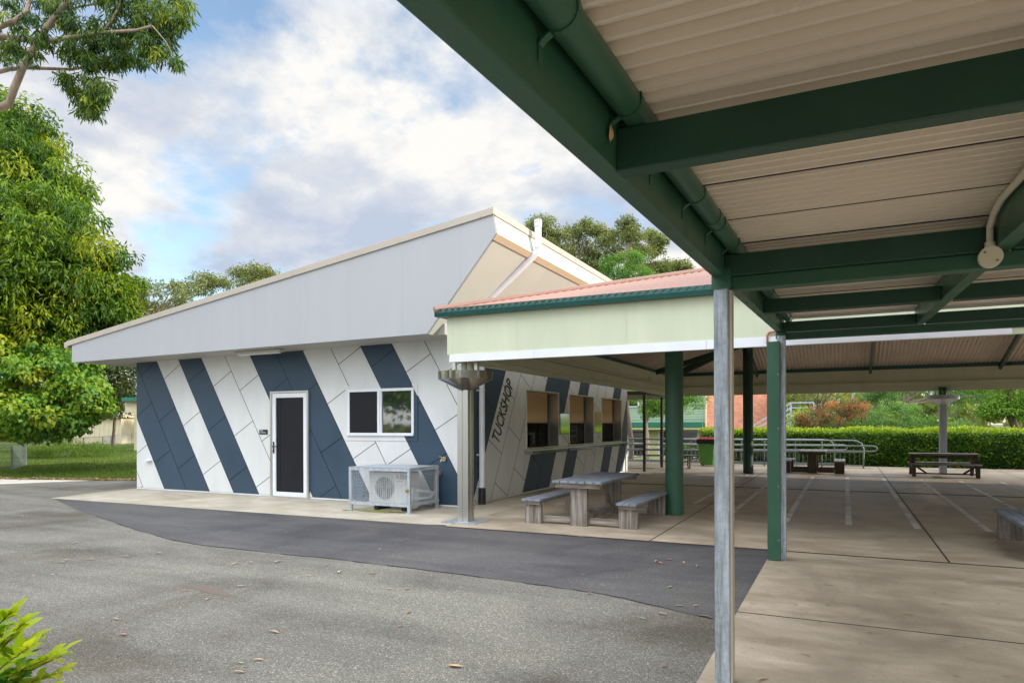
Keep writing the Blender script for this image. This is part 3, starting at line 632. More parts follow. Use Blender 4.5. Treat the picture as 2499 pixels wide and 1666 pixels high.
# ------------------------------------------------------------------ pavilion
PX0, PX1, PY0, PY1 = -5.62, 12.0, 9.20, 24.50
GX0, GX1, GY0, GY1, EZ, HK = -5.76, 12.16, 9.05, 24.65, 3.33, 0.275
pav = thing('eating_pavilion', (3.2, 16.9, 0), 'open sided eating shelter with pale green fascia, green gutter and red hipped roof', 'shelter')
def fascia_side(p, q, inward):
    m = MB(); p = Vector(p); q = Vector(q); i = Vector(inward)
    m.prism([p+U0*2.65, q+U0*2.65, q+U0*3.235, p+U0*3.235], i*.05)
    o = m.build('fascia_board', 'pale green board', pav)
    m = MB(); m.prism([p+i*.052+U0*2.535, q+i*.052+U0*2.535, q+i*.052+U0*2.83, p+i*.052+U0*2.83], i*.07); m.build('eave_beam', 'pale green board', pav)
    return o
fascia_side((PX0, PY0, 0), (PX1, PY0, 0), (0, 1, 0)); fascia_side((PX0, PY1, 0), (PX1, PY1, 0), (0, -1, 0))
fascia_side((PX0, PY0+.051, 0), (PX0, PY1-.051, 0), (1, 0, 0)); fascia_side((PX1, PY0+.051, 0), (PX1, PY1-.051, 0), (-1, 0, 0))
for xa in (PX0+.1, PX0+1.22*1.0, PX0+2.9, PX0+4.05):
    m = MB(); m.box(xa-.003, xa+.003, PY0-.003, PY0+.002, 2.66, 3.22); m.build('cover_strip', 'pale green board', pav)
for x0, x1 in ((PX0+.05, PX0+1.5), (PX0+1.504, PX0+3.98), (PX0+3.984, 1.66)):
    m = MB(); m.box(x0, x1, PY0-.012, PY0+.05, 2.53, 2.649); m.build('trim_board', 'white paint', pav)
def gut(p, q, out):
    m = MB(); p = Vector(p); q = Vector(q); o = Vector(out)
    prof = [(0, 3.235), (0, 3.36), (-.006, 3.36), (-.006, 3.245), (-.10, 3.245), (-.125, 3.30), (-.125, 3.345), (-.14, 3.352), (-.14, 3.29), (-.112, 3.235)]
    m.prism([p - o*x*1 + U0*z for x, z in prof], q-p); return m.build('gutter', 'gutter green', pav)
gut((GX0, PY0-.003, 0), (GX1, PY0-.003, 0), (0, -1, 0)); gut((PX0-.003, PY0, 0), (PX0-.003, PY1, 0), (-1, 0, 0)); gut((GX0, PY1+.003, 0), (GX1, PY1+.003, 0), (0, 1, 0))
for x in (GX0-.001, ): 
    m = MB(); m.box(x-.004, x, PY0-.14, PY0+.0, 3.237, 3.355); m.build('gutter_end', 'gutter green', pav)
# corrugated roof: each slope as columns of sheet from eave to hip or ridge
HW = (GY1-GY0)/2
def slope(name, length, put, pitch=.108, amp=.017):
    m = MB(); n = int(length/pitch)*6
    cols = []
    for i in range(n+1):
        s_ = length*i/n; t_ = min(s_, length-s_, HW); dz = amp*math.sin(2*math.pi*s_/(length/int(length/pitch)))
        cols.append((s_, t_, dz))
    vs = []; fs = []
    for s_, t_, dz in cols:
        for k in (0.0, 1.0): vs.append(put(s_, t_*k, EZ+HK*t_*k+dz))
    for i in range(n): fs.append((2*i, 2*i+1, 2*i+3, 2*i+2))
    m.add(vs, fs, 0); 
    b = len(vs); m.add([(v[0], v[1], v[2]-.012) for v in vs], fs, 1)
    return m.build(name, ['red roof', 'roof underside'], pav, smooth='all', rec=False)
slope('roof_slope', GX1-GX0, lambda s_, t_, z: (GX0+s_, GY0+t_, z))
slope('roof_slope', GX1-GX0, lambda s_, t_, z: (GX0+s_, GY1-t_, z))
slope('roof_slope', GY1-GY0, lambda s_, t_, z: (GX0+t_, GY0+s_, z))
slope('roof_slope', GY1-GY0, lambda s_, t_, z: (GX1-t_, GY0+s_, z))
RZ = EZ+HK*HW
hips = [((GX0, GY0), (GX0+HW, GY0+HW)), ((GX0, GY1), (GX0+HW, GY1-HW)), ((GX1, GY0), (GX1-HW, GY0+HW)), ((GX1, GY1), (GX1-HW, GY1-HW))]
for a, b in hips:
    m = MB(); m.tube([(a[0], a[1], EZ+.012), (b[0], b[1], RZ+.012)], .055, 8); m.build('hip_capping', 'red roof', pav)
    d = Vector((b[0]-a[0], b[1]-a[1], RZ-EZ)); p = Vector((a[0], a[1], EZ)) + d*.05; q = Vector((b[0], b[1], RZ))
    m = MB(); m.bar(p-U0*.16, q-U0*.16, .08, .20); m.build('hip_rafter', 'dark green paint', pav)
m = MB(); m.tube([(GX0+HW, GY0+HW, RZ+.01), (GX1-HW, GY0+HW, RZ+.01)], .06, 8); m.build('ridge_capping', 'red roof', pav)
for t_ in (3.0, 5.4):
    z = EZ+HK*t_-.075
    for p, q in (((GX0+t_, GY1-t_, z), (GX1-t_, GY1-t_, z)), ((GX0+t_, GY0+t_, z), (GX1-t_, GY0+t_, z)), ((GX0+t_, GY0+t_, z), (GX0+t_, GY1-t_, z))):
        m = MB(); m.bar(p, q, .06, .10); m.build('purlin', 'dark green paint', pav)
for x in (-2.66, .72, 4.1, 7.5):
    for sgn, y0 in ((1, GY0), (-1, GY1)):
        L = min(x-GX0, HW)
        m = MB(); m.bar((x, y0+sgn*.30, EZ+HK*.30-.22), (x, y0+sgn*L, EZ+HK*L-.22), .07, .16); m.build('rafter', 'dark green paint', pav)
for y in (11.95, 21.75):
    m = MB(); m.bar((GX0+.3, y, EZ+HK*.3-.2), (GX0+2.9, y, EZ+HK*2.9-.2), .07, .16); m.build('rafter', 'dark green paint', pav)
for x, y in ((-2.62, 11.68), (-2.72, 22.36)):
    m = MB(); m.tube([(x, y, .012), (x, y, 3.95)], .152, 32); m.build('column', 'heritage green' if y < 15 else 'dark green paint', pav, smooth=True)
m = MB(); m.tube([(PX0+.10, 9.5, 2.90), (PX0+.10, 21.2, 2.90), (PX0+.10, 21.2, 3.05)], .03, 8); m.tube([(PX0+.2, 9.5, 2.62), (PX0+.2, 23.2, 2.62)], .015, 6); m.build('conduit', 'light fitting', pav)
m = MB(); m.tube([(-.88, PY0-.03, 2.56), (-.88, PY0-.03, 2.66), (-.86, PY0-.03, 2.70), (-.80, PY0-.03, 2.71), (-.66, PY0-.03, 2.71)], .014, 8); m.build('overflow_pipe', 'copper pipe', pav)

# rainwater posts with conical basins under the pavilion corners
def rain_post(x, y, label, mt, sc=1.0, pipes=True):
    t = thing('rainwater_post', (x, y, .012), label, 'rainwater post', 'steel posts carrying rainwater basins')
    m = MB(); w = .10
    for i, j in ((-1, -1), (1, -1), (1, 1), (-1, 1)): m.box(x+i*.052-.044, x+i*.052+.044, y+j*.052-.044, y+j*.052+.044, .02, 2.1)
    m.box(x-.085, x+.085, y-.085, y+.085, .02, 2.08); m.build('post', mt, t, bevel=.004)
    m = MB(); m.box(x-.30, x+.30, y-.26, y+.26, .013, .022); m.build('base_plate', 'galvanised steel', t)
    m = MB(); m.lathe([(.0, 2.07), (.09, 2.09), (.43, 2.27), (.435, 2.39), (.425, 2.39), (.42, 2.28), (.09, 2.13), (.0, 2.12)], (x, y, 0), 28); m.build('basin', 'basin steel' if pipes else mt, t, smooth=True)
    for dx in (-.2, .2):
        m = MB(); hw_ = .03 if pipes else .01; m.box(x+dx-hw_, x+dx+hw_, y-hw_*.7, y+hw_*.7, 2.3, 2.66); m.build('hanger', mt, t)
    m = MB()
    for dx in (-.05, .06): m.tube([(x+dx, y+.05, 2.38), (x+dx, y+.05, 2.64)], .05, 10)
    m.build('spout', 'heritage green' if not pipes else 'pale green board', t)
rain_post(-5.43, 9.44, 'stainless steel post with a conical rain basin at the near pavilion corner', 'stainless steel')
rain_post(2.66, 24.3, 'pale grey post with a rain basin in front of the clipped hedge', 'galvanised light', pipes=False)

# ------------------------------------------------------------------ walkway canopy over the camera
can = thing('walkway_canopy', (.7, 4, 0), 'flat roofed walkway canopy with dark green steel beams and beige ribbed ceiling', 'canopy')
CXI = -.635
def cz(y): return 2.485+.0375*y                           # ceiling height
def bz(y): return 2.25+.0411*y                            # underside of edge beam
YA, YZ = -1.2, 8.55; CR = 2.15
def beam_y(name, x0, x1, mt):
    m = MB(); y0, y1 = YA, YZ
    t = .012                                               # channel: web on the inner side with flanges
    def seg(a0, a1, zlo, zhi):
        m.add([(a0, y0, zlo(y0)), (a1, y0, zlo(y0)), (a1, y0, zhi(y0)), (a0, y0, zhi(y0)), (a0, y1, zlo(y1)), (a1, y1, zlo(y1)), (a1, y1, zhi(y1)), (a0, y1, zhi(y1))],
              [(0, 1, 2, 3), (7, 6, 5, 4), (0, 4, 5, 1), (1, 5, 6, 2), (2, 6, 7, 3), (3, 7, 4, 0)])
    seg(x0, x1, bz, lambda y: cz(y)+.07)
    return m.build(name, mt, can, bevel=.006)
beam_y('edge_beam', -.705, CXI, 'heritage green'); beam_y('edge_beam', CR, CR+.07, 'heritage green')
m = MB(); m.bar((.72, YA, bz(YA)+.10), (.72, YZ, bz(YZ)+.10), .08, .19); m.build('middle_beam', 'heritage green', can, bevel=.005)
for y in (2.08, 4.2, 6.29, 8.33):
    for x0, x1 in ((CXI, .68), (.76, CR)):
        m = MB(); m.box(x0, x1, y-.035, y+.035, bz(y)-.004, cz(y)-.098); m.build('cross_beam', 'dark green paint', can, bevel=.005)
for y in (4.2+.06, 8.33+.1):
    m = MB(); m.box(-.705, CR+.07, y-.06, y+.035, bz(y)-.085, bz(y)-.007); m.build('tie_beam', 'heritage green', can, bevel=.005)
    m = MB(); m.box(-.71, -.60, y-.10, y-.062, bz(y)-.08, bz(y)+.04); m.build('cleat', 'heritage green', can)
# ribbed ceiling: sheets with ribs running across the walkway
cl = MB(); y = YA; x0, x1 = -.60, CR+.12
prof = []
jl = [YA]
while jl[-1] < YZ: jl.append(jl[-1]+.69)
off = 2.33-jl[int((2.33-YA)/.69)]
JO = [-.7, .35, 1.30, 2.31, 2.98, 3.62, 4.22, 5.3, 5.95, 6.6, 7.3, 8.0]
yy = YA; pts = []
pitch = .082
ny = int((YZ+.25-YA)/pitch)
for i in range(ny):
    a = YA+i*pitch
    for fr, dz in ((0, 0), (.62, .0), (.66, -.030), (.88, -.030), (.92, 0)): pts.append((a+pitch*fr, dz))
vs = []
for a, dz in pts:
    vs += [(x0, a, cz(a)+dz), (x1, a, cz(a)+dz)]
cl.add(vs, [(2*i, 2*i+1, 2*i+3, 2*i+2) for i in range(len(pts)-1)], 0)
cl.build('ceiling', 'ceiling sheet', can, rec=False)
m = MB()
for j in JO:
    m.box(x0+.02, x1, j-.0035, j+.0035, cz(j)-.033, cz(j)-.024)
m.build('sheet_joint', 'black plastic', can)
m = MB(); m.add([(-.68, YA, cz(YA)+.09), (CR+.15, YA, cz(YA)+.09), (CR+.15, YZ+.3, cz(YZ)+.10), (-.68, YZ+.3, cz(YZ)+.10)], [(0, 1, 2, 3)]); m.build('roof_sheet', 'ceiling sheet', can, rec=False)
m = MB(); m.tube([(CXI+.055, YA, cz(YA)-.052), (CXI+.055, YZ-.1, cz(YZ-.1)-.052)], .044, 18); gp = m.build('drain_pipe', 'heritage green', can, smooth=True)
m = MB(); m.box(CXI+.001, CXI+.105, YA, YZ, 0, .0) if False else None
for y in (1.45, 1.98, 2.45, 3.0, 3.55, 4.05, 4.7, 5.4, 6.1, 6.8, 7.5, 8.1):
    c = Vector((CXI+.055, y, cz(y)-.052)); m = MB()
    arc = [c+Vector((math.sin(a_)*.047, 0, -math.cos(a_)*.047)) for a_ in np.linspace(R(115), R(-30), 9)]
    arc += [Vector((CXI+.012, y, c.z-.052)), Vector((CXI+.004, y, c.z-.062)), Vector((CXI+.002, y, c.z-.105))]
    for p, q in zip(arc, arc[1:]): m.bar(p, q, .022, .004, up=(0, 0, 1) if abs((q-p).normalized().z) < .9 else (1, 0, 0))
    m.build('pipe_bracket', 'heritage green', can)
for y in (3.4, 5.0, 6.9): 
    m = MB(); m.tube([(CXI+.055, y, cz(y)-.052), (CXI+.055, y+.08, cz(y+.08)-.052)], .0475, 18); m.build('pipe_collar', 'heritage green', can, smooth=True)
m = MB(); m.box(-.70, -.613, 4.165, 4.255, .0, bz(4.2)-.06); m.build('post', 'galvanised steel', can, bevel=.010)
m = MB(); m.box(-.612, -.598, 4.18, 4.26, .0, bz(4.2)-.085); m.build('post_side_strip', 'beige capping', can)  # thin beige strip over the right face of the post
m = MB(); m.box(-.69, -.60, 8.235, 8.325, .012, bz(8.33)-.05); m.build('post', 'galvanised steel', can, bevel=.008)
m = MB(); m.box(-.79, -.655, 8.16, 8.232, .02, bz(8.3)-.12); m.build('post_cover', 'heritage green', can, bevel=.003)
m = MB()
for z in (.25, .85, 1.5, 2.1): m.tube([(-.672, 8.16, z), (-.672, 8.155, z)], .006, 8)
m.build('screw', 'galvanised light', can)
for y in (4.2, 8.3):
    m = MB(); m.box(CR-.0, CR+.08, y, y+.08, .012, bz(y)-.02); m.build('post', 'galvanised steel', can, bevel=.008)
m = MB(); bx = Vector((.655, 4.15, bz(4.2)-.045))
m.tube([(bx.x, bx.y-.055, bx.z), (bx.x, bx.y-.015, bx.z)], .052, 24); jb = m.build('junction_box', 'beige plastic', can, smooth=True)
m = MB()
for dx, dz in ((-.026, .022), (.026, -.022)): m.tube([(bx.x+dx, bx.y-.0555, bx.z+dz), (bx.x+dx, bx.y-.058, bx.z+dz)], .006, 8)
m.build('screw', 'fan dark', jb)
m = MB(); m.tube([(bx.x, bx.y-.03, bx.z+.045), (bx.x, bx.y-.03, bx.z+.15), (bx.x+.004, bx.y-.10, bz(4)+.16), (.655, 3.85, bz(3.85)+.18), (.655, 2.3, bz(2.3)+.14), (.655, .5, bz(.5)+.14)], .0165, 10)
m.tube([(bx.x, bx.y-.03, bx.z+.04), (bx.x, bx.y-.03, bx.z+.075)], .024, 10); m.build('conduit', 'beige plastic', can, smooth=True)

# ------------------------------------------------------------------ timber picnic tables
def picnic(label, x, y, rz, mats, boards=6, L=1.95):
    """table with two parallel benches on a common base; long axis local Y; local origin at the near end centre"""
    top, post, rail = mats
    t = thing('picnic_table', (x, y, .014), label, 'picnic table', 'timber picnic tables in the yard'); t.rotation_euler = (0, 0, rz)
    ORG[t.name] = (0, 0, 0)
    def part(m, n, mt, bv=.006, par=t): return m.build(n, mt, par, bevel=bv)
    m = MB(); W_ = .80/boards
    for i in range(boards): m.box(-.40+i*W_+.006, -.40+(i+1)*W_-.006, -.06+rnd.uniform(-.012, .012), L+.06, .645, .685)
    part(m, 'tabletop', top)
    m = MB(); m.box(-.36, .36, -.02, .03, .575, .643); m.box(-.36, .36, L-.03, L+.02, .575, .643); part(m, 'bearer', rail)
    for yy in (.035, L-.235):
        m = MB(); m.box(-.135, .135, yy, yy+.07, .0, .64); part(m, 'leg', post)
    for sx in (-.76, .76):
        m = MB(); w_ = .105
        for i in range(3): m.box(sx-.16+i*w_+.003, sx-.16+(i+1)*w_-.003, -.04+rnd.uniform(-.01, .01), L+.02, .345, .385)
        part(m, 'bench_seat', top)
        m = MB(); m.box(sx-.13, sx+.13, .0+.01, .05, .29, .343); m.box(sx-.02, sx+.02, .05, L-.05, .29, .343); part(m, 'seat_bearer', rail)
        for yy in (.055, L-.20):
            m = MB(); m.box(sx-.14, sx+.14, yy, yy+.07, .0, .343); part(m, 'leg', post)
    for yy in (.13, L-.28):
        for a, b in ((-.615, -.14), (.14, .615)):
            m = MB(); m.box(a, b, yy, yy+.045, .02, .12); part(m, 'base_rail', rail)
    m = MB(); m.bar((0, .11, .09), (0, L-.24, .09), .07, .09); m.bar((0, L-.30, .10), (0, L-.75, .60), .05, .09); part(m, 'stretcher', rail)
    return t
picnic('weathered grey timber picnic table with two benches in front of the serving windows', -3.62, 9.66, 0, ('grey board', 'post timber', 'rail timber'))
picnic('dark brown timber picnic table with its end towards the yard, before the handrail', -.92, 23.0, 0, ('dark board', 'dark timber', 'dark timber'), 5, 1.7)
picnic('timber picnic table cut by the right edge of the photo under the pavilion', 2.71, 9.16, R(0), ('grey board', 'post timber', 'rail timber'))
t = thing('trestle_table', (2.55, 23.3, .014), 'long dark trestle style table with an attached bench before the hedge', 'picnic table', None); ORG[t.name] = (0, 0, 0)
L = 1.62
for name, yy, z, dpt in (('tabletop', .0, .66, .58), ('bench_seat', -.52, .375, .24), ('bench_seat', .52, .375, .24)):
    m = MB(); n = 4 if dpt > .4 else 2
    for i in range(n): m.box(-L/2-.05, L/2+.05, yy-dpt/2+i*dpt/n+.003, yy-dpt/2+(i+1)*dpt/n-.003, z-.04, z)
    m.build(name, 'dark board long', t, bevel=.004)
for sx in (-1, 1):
    x = sx*(L/2-.04)
    for yy in (-.24, .24):
        m = MB(); m.bar((x, yy*2.2, .0), (x, yy, .62), .07, .09, up=(1, 0, 0)); m.build('leg', 'dark timber', t)
    m = MB(); m.box(x-.03, x+.03, -.62, .62, .27, .33); m.build('bearer', 'dark timber', t)
    m = MB(); m.bar((x-sx*.32, -.40, .10), (x-sx*.05, -.40, .30), .05, .05); m.build('brace', 'dark timber', t)
    m = MB(); m.box(x-.04, x+.04, -.66, -.55, .0, .33); m.build('leg', 'dark timber', t)
m = MB(); m.box(-L/2+.05, L/2-.05, -.43, -.37, .07, .11); m.build('base_rail', 'dark timber', t)
m = MB(); m.box(-L/2, L/2, -.27, -.23, .53, .615); m.build('apron_board', 'dark timber', t)
# metal table beyond the thin posts
t = thing('metal_table', (-5.6, 23.8, .014), 'brown metal table with hoop legs beyond the thin walkway posts', 'table'); ORG[t.name] = (0, 0, 0); t.rotation_euler = (0, 0, R(18))
m = MB(); m.box(-1.05, 1.05, -.36, .36, .43, .46); m.build('tabletop', 'brown metal', t, bevel=.01)
for x in (-.75, .75):
    m = MB(); m.tube([(x, -.28, .43), (x, -.30, .06), (x, -.2, .015), (x, .2, .015), (x, .30, .06), (x, .28, .43)], .022, 8); m.build('leg', 'brown metal', t, smooth=True)
# wheelie bin
bn = thing('wheelie_bin', (-4.55, 25.75, .014), 'green wheelie bin with a black bag under its red lid beside the handrail', 'bin'); ORG[bn.name] = (0, 0, 0)
m = MB(); a, b = .23, .30
m.add([(-a, -.26, .05), (a, -.26, .05), (a, .22, .05), (-a, .22, .05), (-b, -.34, .96), (b, -.34, .96), (b, .34, .96), (-b, .34, .96)], [(0, 3, 2, 1), (4, 5, 6, 7), (0, 1, 5, 4), (1, 2, 6, 5), (2, 3, 7, 6), (3, 0, 4, 7)]); m.build('bin_body', 'bin green', bn, bevel=.03)
m = MB(); m.box(-b-.02, b+.02, -.36, .36, .965, 1.0); m.box(-b+.03, b-.03, -.30, .34, 1.0, 1.03); m.build('lid', 'bin red', bn, bevel=.015)
m = MB(); k = 20; vs = []; per = [(-1, -1), (-.33, -1), (.33, -1), (1, -1), (1, -.33), (1, .33), (1, 1), (.33, 1), (-.33, 1), (-1, 1), (-1, .33), (-1, -.33)]
for z, sc in ((.962, 1.06), (.90, 1.10), (.84, 1.07)):
    for px, py in per: vs.append((px*.31*sc*(1+rnd.uniform(-.02, .03)), py*.35*sc, z-(rnd.uniform(0, .07) if z < .88 else 0)))
n = len(per); m.add(vs, [(i*n+j, i*n+(j+1) % n, (i+1)*n+(j+1) % n, (i+1)*n+j) for i in range(2) for j in range(n)]); m.build('bin_bag', 'black plastic', bn, rec=False)
for x in (-.22, .22):
    m = MB(); m.tube([(x-.03, .26, .10), (x+.03, .26, .10)], .10, 16); m.build('wheel', 'black plastic', bn)

# ------------------------------------------------------------------ handrails along the ramp
def rail_run(label, y, x0, x1, hx=0.0):
    t = thing('ramp_handrail', ((x0+x1)/2, y, .014), label, 'handrail', 'galvanised handrails along the ramp')
    m = MB(); m.tube([(x0, y, .96+hx), (x1-.38, y, .96), (x1-.2, y, .94), (x1-.06, y, .86), (x1, y, .70), (x1, y, .014)], .03, 10); m.build('top_rail', 'galvanised rail', t, smooth=True)
    m = MB(); yy = y-.07
    m.tube([(x0, yy, .74), (x1+.28, yy, .78), (x1+.38, yy, .755), (x1+.42, yy, .69), (x1+.38, yy, .625), (x1+.28, yy, .60), (x0, yy, .52)], .024, 8); m.build('grab_rail', 'galvanised rail', t, smooth=True)
    m = MB(); m.tube([(x0, y, .52), (x1, y, .56)], .018, 8); m.tube([(x0, y, .10), (x1, y, .10)], .02, 8); m.build('bottom_rail', 'galvanised rail', t)
    n = int((x1-x0)/.15); 
    m = MB()
    for i in range(n): x = x1-.12-i*.15; m.tube([(x, y, .10), (x, y, .55)], .006, 5, cap=False)
    m.build('baluster_panel', 'galvanised rail', t)
    x = x1-1.3
    while x > x0:
        m = MB(); m.tube([(x, y, -.3 if y > 26.6 else .014), (x, y, .94)], .025, 8); m.build('post', 'galvanised rail', t); x -= 1.9
rail_run('near galvanised ramp handrail ending in a loop before the hedge', 26.3, -10.5, .56)
rail_run('far galvanised ramp handrail just behind the near one, ending short of it', 27.25, -10.5, -.35)

# ------------------------------------------------------------------ foliage
def leaves(name, pos, axis, length, width, tone, mname, parent=None, fold=.25, curl=.0, seg=1, nrm=None, org=None, jitter=1.0):
    n = len(pos); pos = np.asarray(pos, float); axis = np.asarray(axis, float); axis /= np.linalg.norm(axis, axis=1)[:, None]+1e-9
    r = rng.normal(size=(n, 3)) if nrm is None else nrm + jitter*rng.normal(size=(n, 3))
    side = np.cross(axis, r); side /= np.linalg.norm(side, axis=1)[:, None]+1e-9
    nor = np.cross(side, axis)
    L_ = (length*rng.uniform(.7, 1.25, n))[:, None]; W_ = (width*rng.uniform(.7, 1.2, n))[:, None]
    if seg == 1:
        v = np.stack([pos, pos+axis*L_*.5+side*W_*.5+nor*W_*fold, pos+axis*L_-nor*L_*curl, pos+axis*L_*.5-side*W_*.5+nor*W_*fold], 1)
        f = np.array([[0, 1, 2], [0, 2, 3]])
    else:
        rows = []
        for k in range(seg+1):
            u = k/seg; w = math.sin(math.pi*min(1, u*.92+.04))**.8*.5
            c = pos+axis*L_*u-nor*L_*curl*u*u; lift = nor*W_*fold*w*2
            rows += [c+side*W_*w+lift, c, c-side*W_*w+lift]
        v = np.stack(rows, 1); f = []
        for k in range(seg):
            a = 3*k; f += [[a, a+1, a+4], [a, a+4, a+3], [a+1, a+2, a+5], [a+1, a+5, a+4]]
        f = np.array(f)
    nv = v.shape[1]; V = v.reshape(-1, 3); Fc = (f[None]+np.arange(n)[:, None, None]*nv).reshape(-1, 3)
    if org is None: org = ORG[parent.name] if parent is not None else (V[:, 0].mean(), V[:, 1].mean(), V[:, 2].min())
    V = V-np.array(org)
    me = bpy.data.meshes.new(name); me.vertices.add(len(V)); me.vertices.foreach_set('co', V.astype(np.float32).ravel())
    me.loops.add(len(Fc)*3); me.loops.foreach_set('vertex_index', Fc.astype(np.int32).ravel())
    me.polygons.add(len(Fc)); me.polygons.foreach_set('loop_start', np.arange(0, len(Fc)*3, 3, dtype=np.int32)); me.polygons.foreach_set('loop_total', np.full(len(Fc), 3, dtype=np.int32))
    me.update(calc_edges=True); me.validate()
    at_ = me.attributes.new('tone', 'FLOAT', 'POINT'); at_.data.foreach_set('value', np.repeat(np.clip(tone, 0, 1), nv).astype(np.float32))
    if seg > 1: me.polygons.foreach_set('use_smooth', [True]*len(me.polygons))
    me.materials.append(MAT[mname]); o = bpy.data.objects.new(name, me); COL.objects.link(o)
    if parent is not None: o.parent = parent
    else: o.location = org
    ORG[o.name] = tuple(org); return o
def clumps(centres, radii, per, squash=.8, droop=.4, out=.6, base_tone=.35, ctone=.18, ltone=.14, shell=.5):
    """leaf positions and axes in fuzzy clumps; returns pos, axis, tone, outward"""
    P_, A_, T_, O_ = [], [], [], []
    for c, rad in zip(centres, radii):
        n = max(3, int(per*rng.uniform(.7, 1.3))); d = rng.normal(size=(n, 3)); d /= np.linalg.norm(d, axis=1)[:, None]
        r_ = rad*(shell+(1-shell)*rng.random(n))[:, None]
        p = np.asarray(c)+d*r_*np.array([1, 1, squash]); P_.append(p)
        a = d*out+rng.normal(size=(n, 3))*.45; a[:, 2] -= droop; A_.append(a); O_.append(d)
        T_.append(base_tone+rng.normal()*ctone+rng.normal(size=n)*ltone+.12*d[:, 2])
    return np.concatenate(P_), np.concatenate(A_), np.concatenate(T_), np.concatenate(O_)
def ell(c, rx, ry, rz, n, bias=.6, zmin=-1.0):
    out = []
    while len(out) < n:
        d = rng.normal(size=3); d /= np.linalg.norm(d)
        if d[2] < zmin: continue
        out.append(np.asarray(c)+d*np.array([rx, ry, rz])*rng.uniform(bias, 1.0))
    return out
def limb(m, p, q, r0, r1, wob=.15, n=5, k=8):
    p = Vector(p); q = Vector(q); L = (q-p).length; pts = [p]
    for i in range(1, n): pts.append(p.lerp(q, i/n)+Vector((rnd.uniform(-1, 1), rnd.uniform(-1, 1), rnd.uniform(-.5, .5)))*wob*L/n)
    pts.append(q); m.tube(pts, [r0+(r1-r0)*i/n for i in range(n+1)], k, cap=False); return pts
def tree(name, foot, label, cat, cen, rad, ncl, per, crad, leaf, mname, bark='bark dark', tr=.2, group=None, limbs=7, **kw):
    t = thing(name, foot, label, cat, group)
    blobs = cen if isinstance(cen, list) else [(cen, rad)]
    cs = []
    for c, rd in blobs: cs += ell(c, *rd, max(2, int(ncl/len(blobs))), kw.get('bias', .55), kw.get('zmin', -.75))
    P_, A_, T_, O_ = clumps(cs, [crad*rnd.uniform(.65, 1.3) for _ in cs], per, kw.get('squash', .75), kw.get('droop', .4), kw.get('out', .6), kw.get('tone', .35), kw.get('ctone', .18))
    nrm = O_*.9+np.array([0, 0, .55])
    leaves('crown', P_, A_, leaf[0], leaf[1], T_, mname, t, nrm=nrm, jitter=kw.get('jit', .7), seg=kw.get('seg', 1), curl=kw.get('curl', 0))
    m = MB(); f = Vector(foot); c0 = Vector(blobs[0][0]); fork = f.lerp(Vector((c0.x, c0.y, c0.z-blobs[0][1][2]*.55)), .85)
    limb(m, f, fork, tr, tr*.75, .12, 6, 10)
    for i in range(limbs):
        e_ = cs[int(i*len(cs)/limbs)]; mid = fork.lerp(Vector(e_), .55)+Vector((0, 0, .1)); limb(m, fork, mid, tr*.5, tr*.25, .2, 4); limb(m, mid, Vector(e_), tr*.25, tr*.06, .25, 4)
    m.build('trunk', bark, t, smooth='all'); return t

# big broad-leaved tree at the left
f = at(-150, 1035.6, 25.0); foot = (f.x, f.y, 0)
def cpt(x, y, d): v = at(x, y, d); return (v.x, v.y, v.z)
blobs = [(cpt(-20, 480, 24), (2.7, 2.8, 3.0)), (cpt(85, 620, 23), (2.5, 2.8, 2.3)), (cpt(-60, 640, 23), (3.6, 3.4, 2.8)), (cpt(150, 760, 24), (2.3, 2.6, 1.5)), (cpt(-20, 330, 25), (1.9, 2.2, 1.8)), (cpt(-40, 800, 23.5), (3.0, 3, 1.6)), (cpt(70, 500, 24.5), (1.9, 2.2, 2.0)), (cpt(205, 700, 24), (1.5, 1.9, 1.5)), (cpt(40, 740, 24), (2.8, 2.6, 2.0))]
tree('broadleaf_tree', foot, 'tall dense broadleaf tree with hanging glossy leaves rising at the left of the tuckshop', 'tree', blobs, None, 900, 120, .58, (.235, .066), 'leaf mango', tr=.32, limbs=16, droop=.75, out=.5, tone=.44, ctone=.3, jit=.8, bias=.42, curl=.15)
f = at(-130, 1090, 24); blobs = [(cpt(105, 925, 22.5), (2.0, 2.0, 1.0)), (cpt(190, 975, 22.5), (.85, 1.2, .9)), (cpt(-20, 960, 22), (1.9, 1.9, 1.2)), (cpt(60, 1010, 22), (1.9, 1.5, .75)), (cpt(150, 880, 23), (1.4, 1.3, .5)), (cpt(-60, 1000, 22), (1.8, 1.6, 1.0)), (cpt(40, 1040, 27), (1.6, 1.2, .6)), (cpt(0, 1035, 22), (1.3, 1.0, .3)), (cpt(95, 1045, 22.3), (1.2, 1.0, .28)), (cpt(110, 870, 23), (1.6, 1.4, .6)), (cpt(10, 880, 22.5), (1.6, 1.4, .7)), (cpt(150, 1020, 22.5), (1.2, 1.2, .5))]
tree('hibiscus_tree', (f.x-.5, f.y+.6, 0), 'low spreading light green tree with heart shaped leaves above the wire fence', 'tree', blobs, None, 360, 85, .40, (.17, .125), 'leaf hibiscus', tr=.13, limbs=10, droop=.85, out=.5, tone=.46, ctone=.27, bias=.6, jit=.5)
f = at(90, 1060, 40); tree('thicket', (f.x, f.y, 0), 'dark thicket of shrubs behind the wire fence under the broadleaf tree', 'thicket', [(cpt(60, 985, 40), (3.2, 1.5, 1.4)), (cpt(170, 975, 42), (2.4, 1.5, 1.5)), (cpt(250, 930, 44), (2.4, 1.6, 1.8)), (cpt(-40, 990, 40), (3, 1.6, 1.6)), (cpt(320, 890, 46), (2.2, 1.6, 2.0)), (cpt(330, 830, 50), (2.2, 1.8, 2.0))], None, 190, 80, .7, (.24, .11), 'leaf dark', tr=.12, tone=.62, bias=.4)
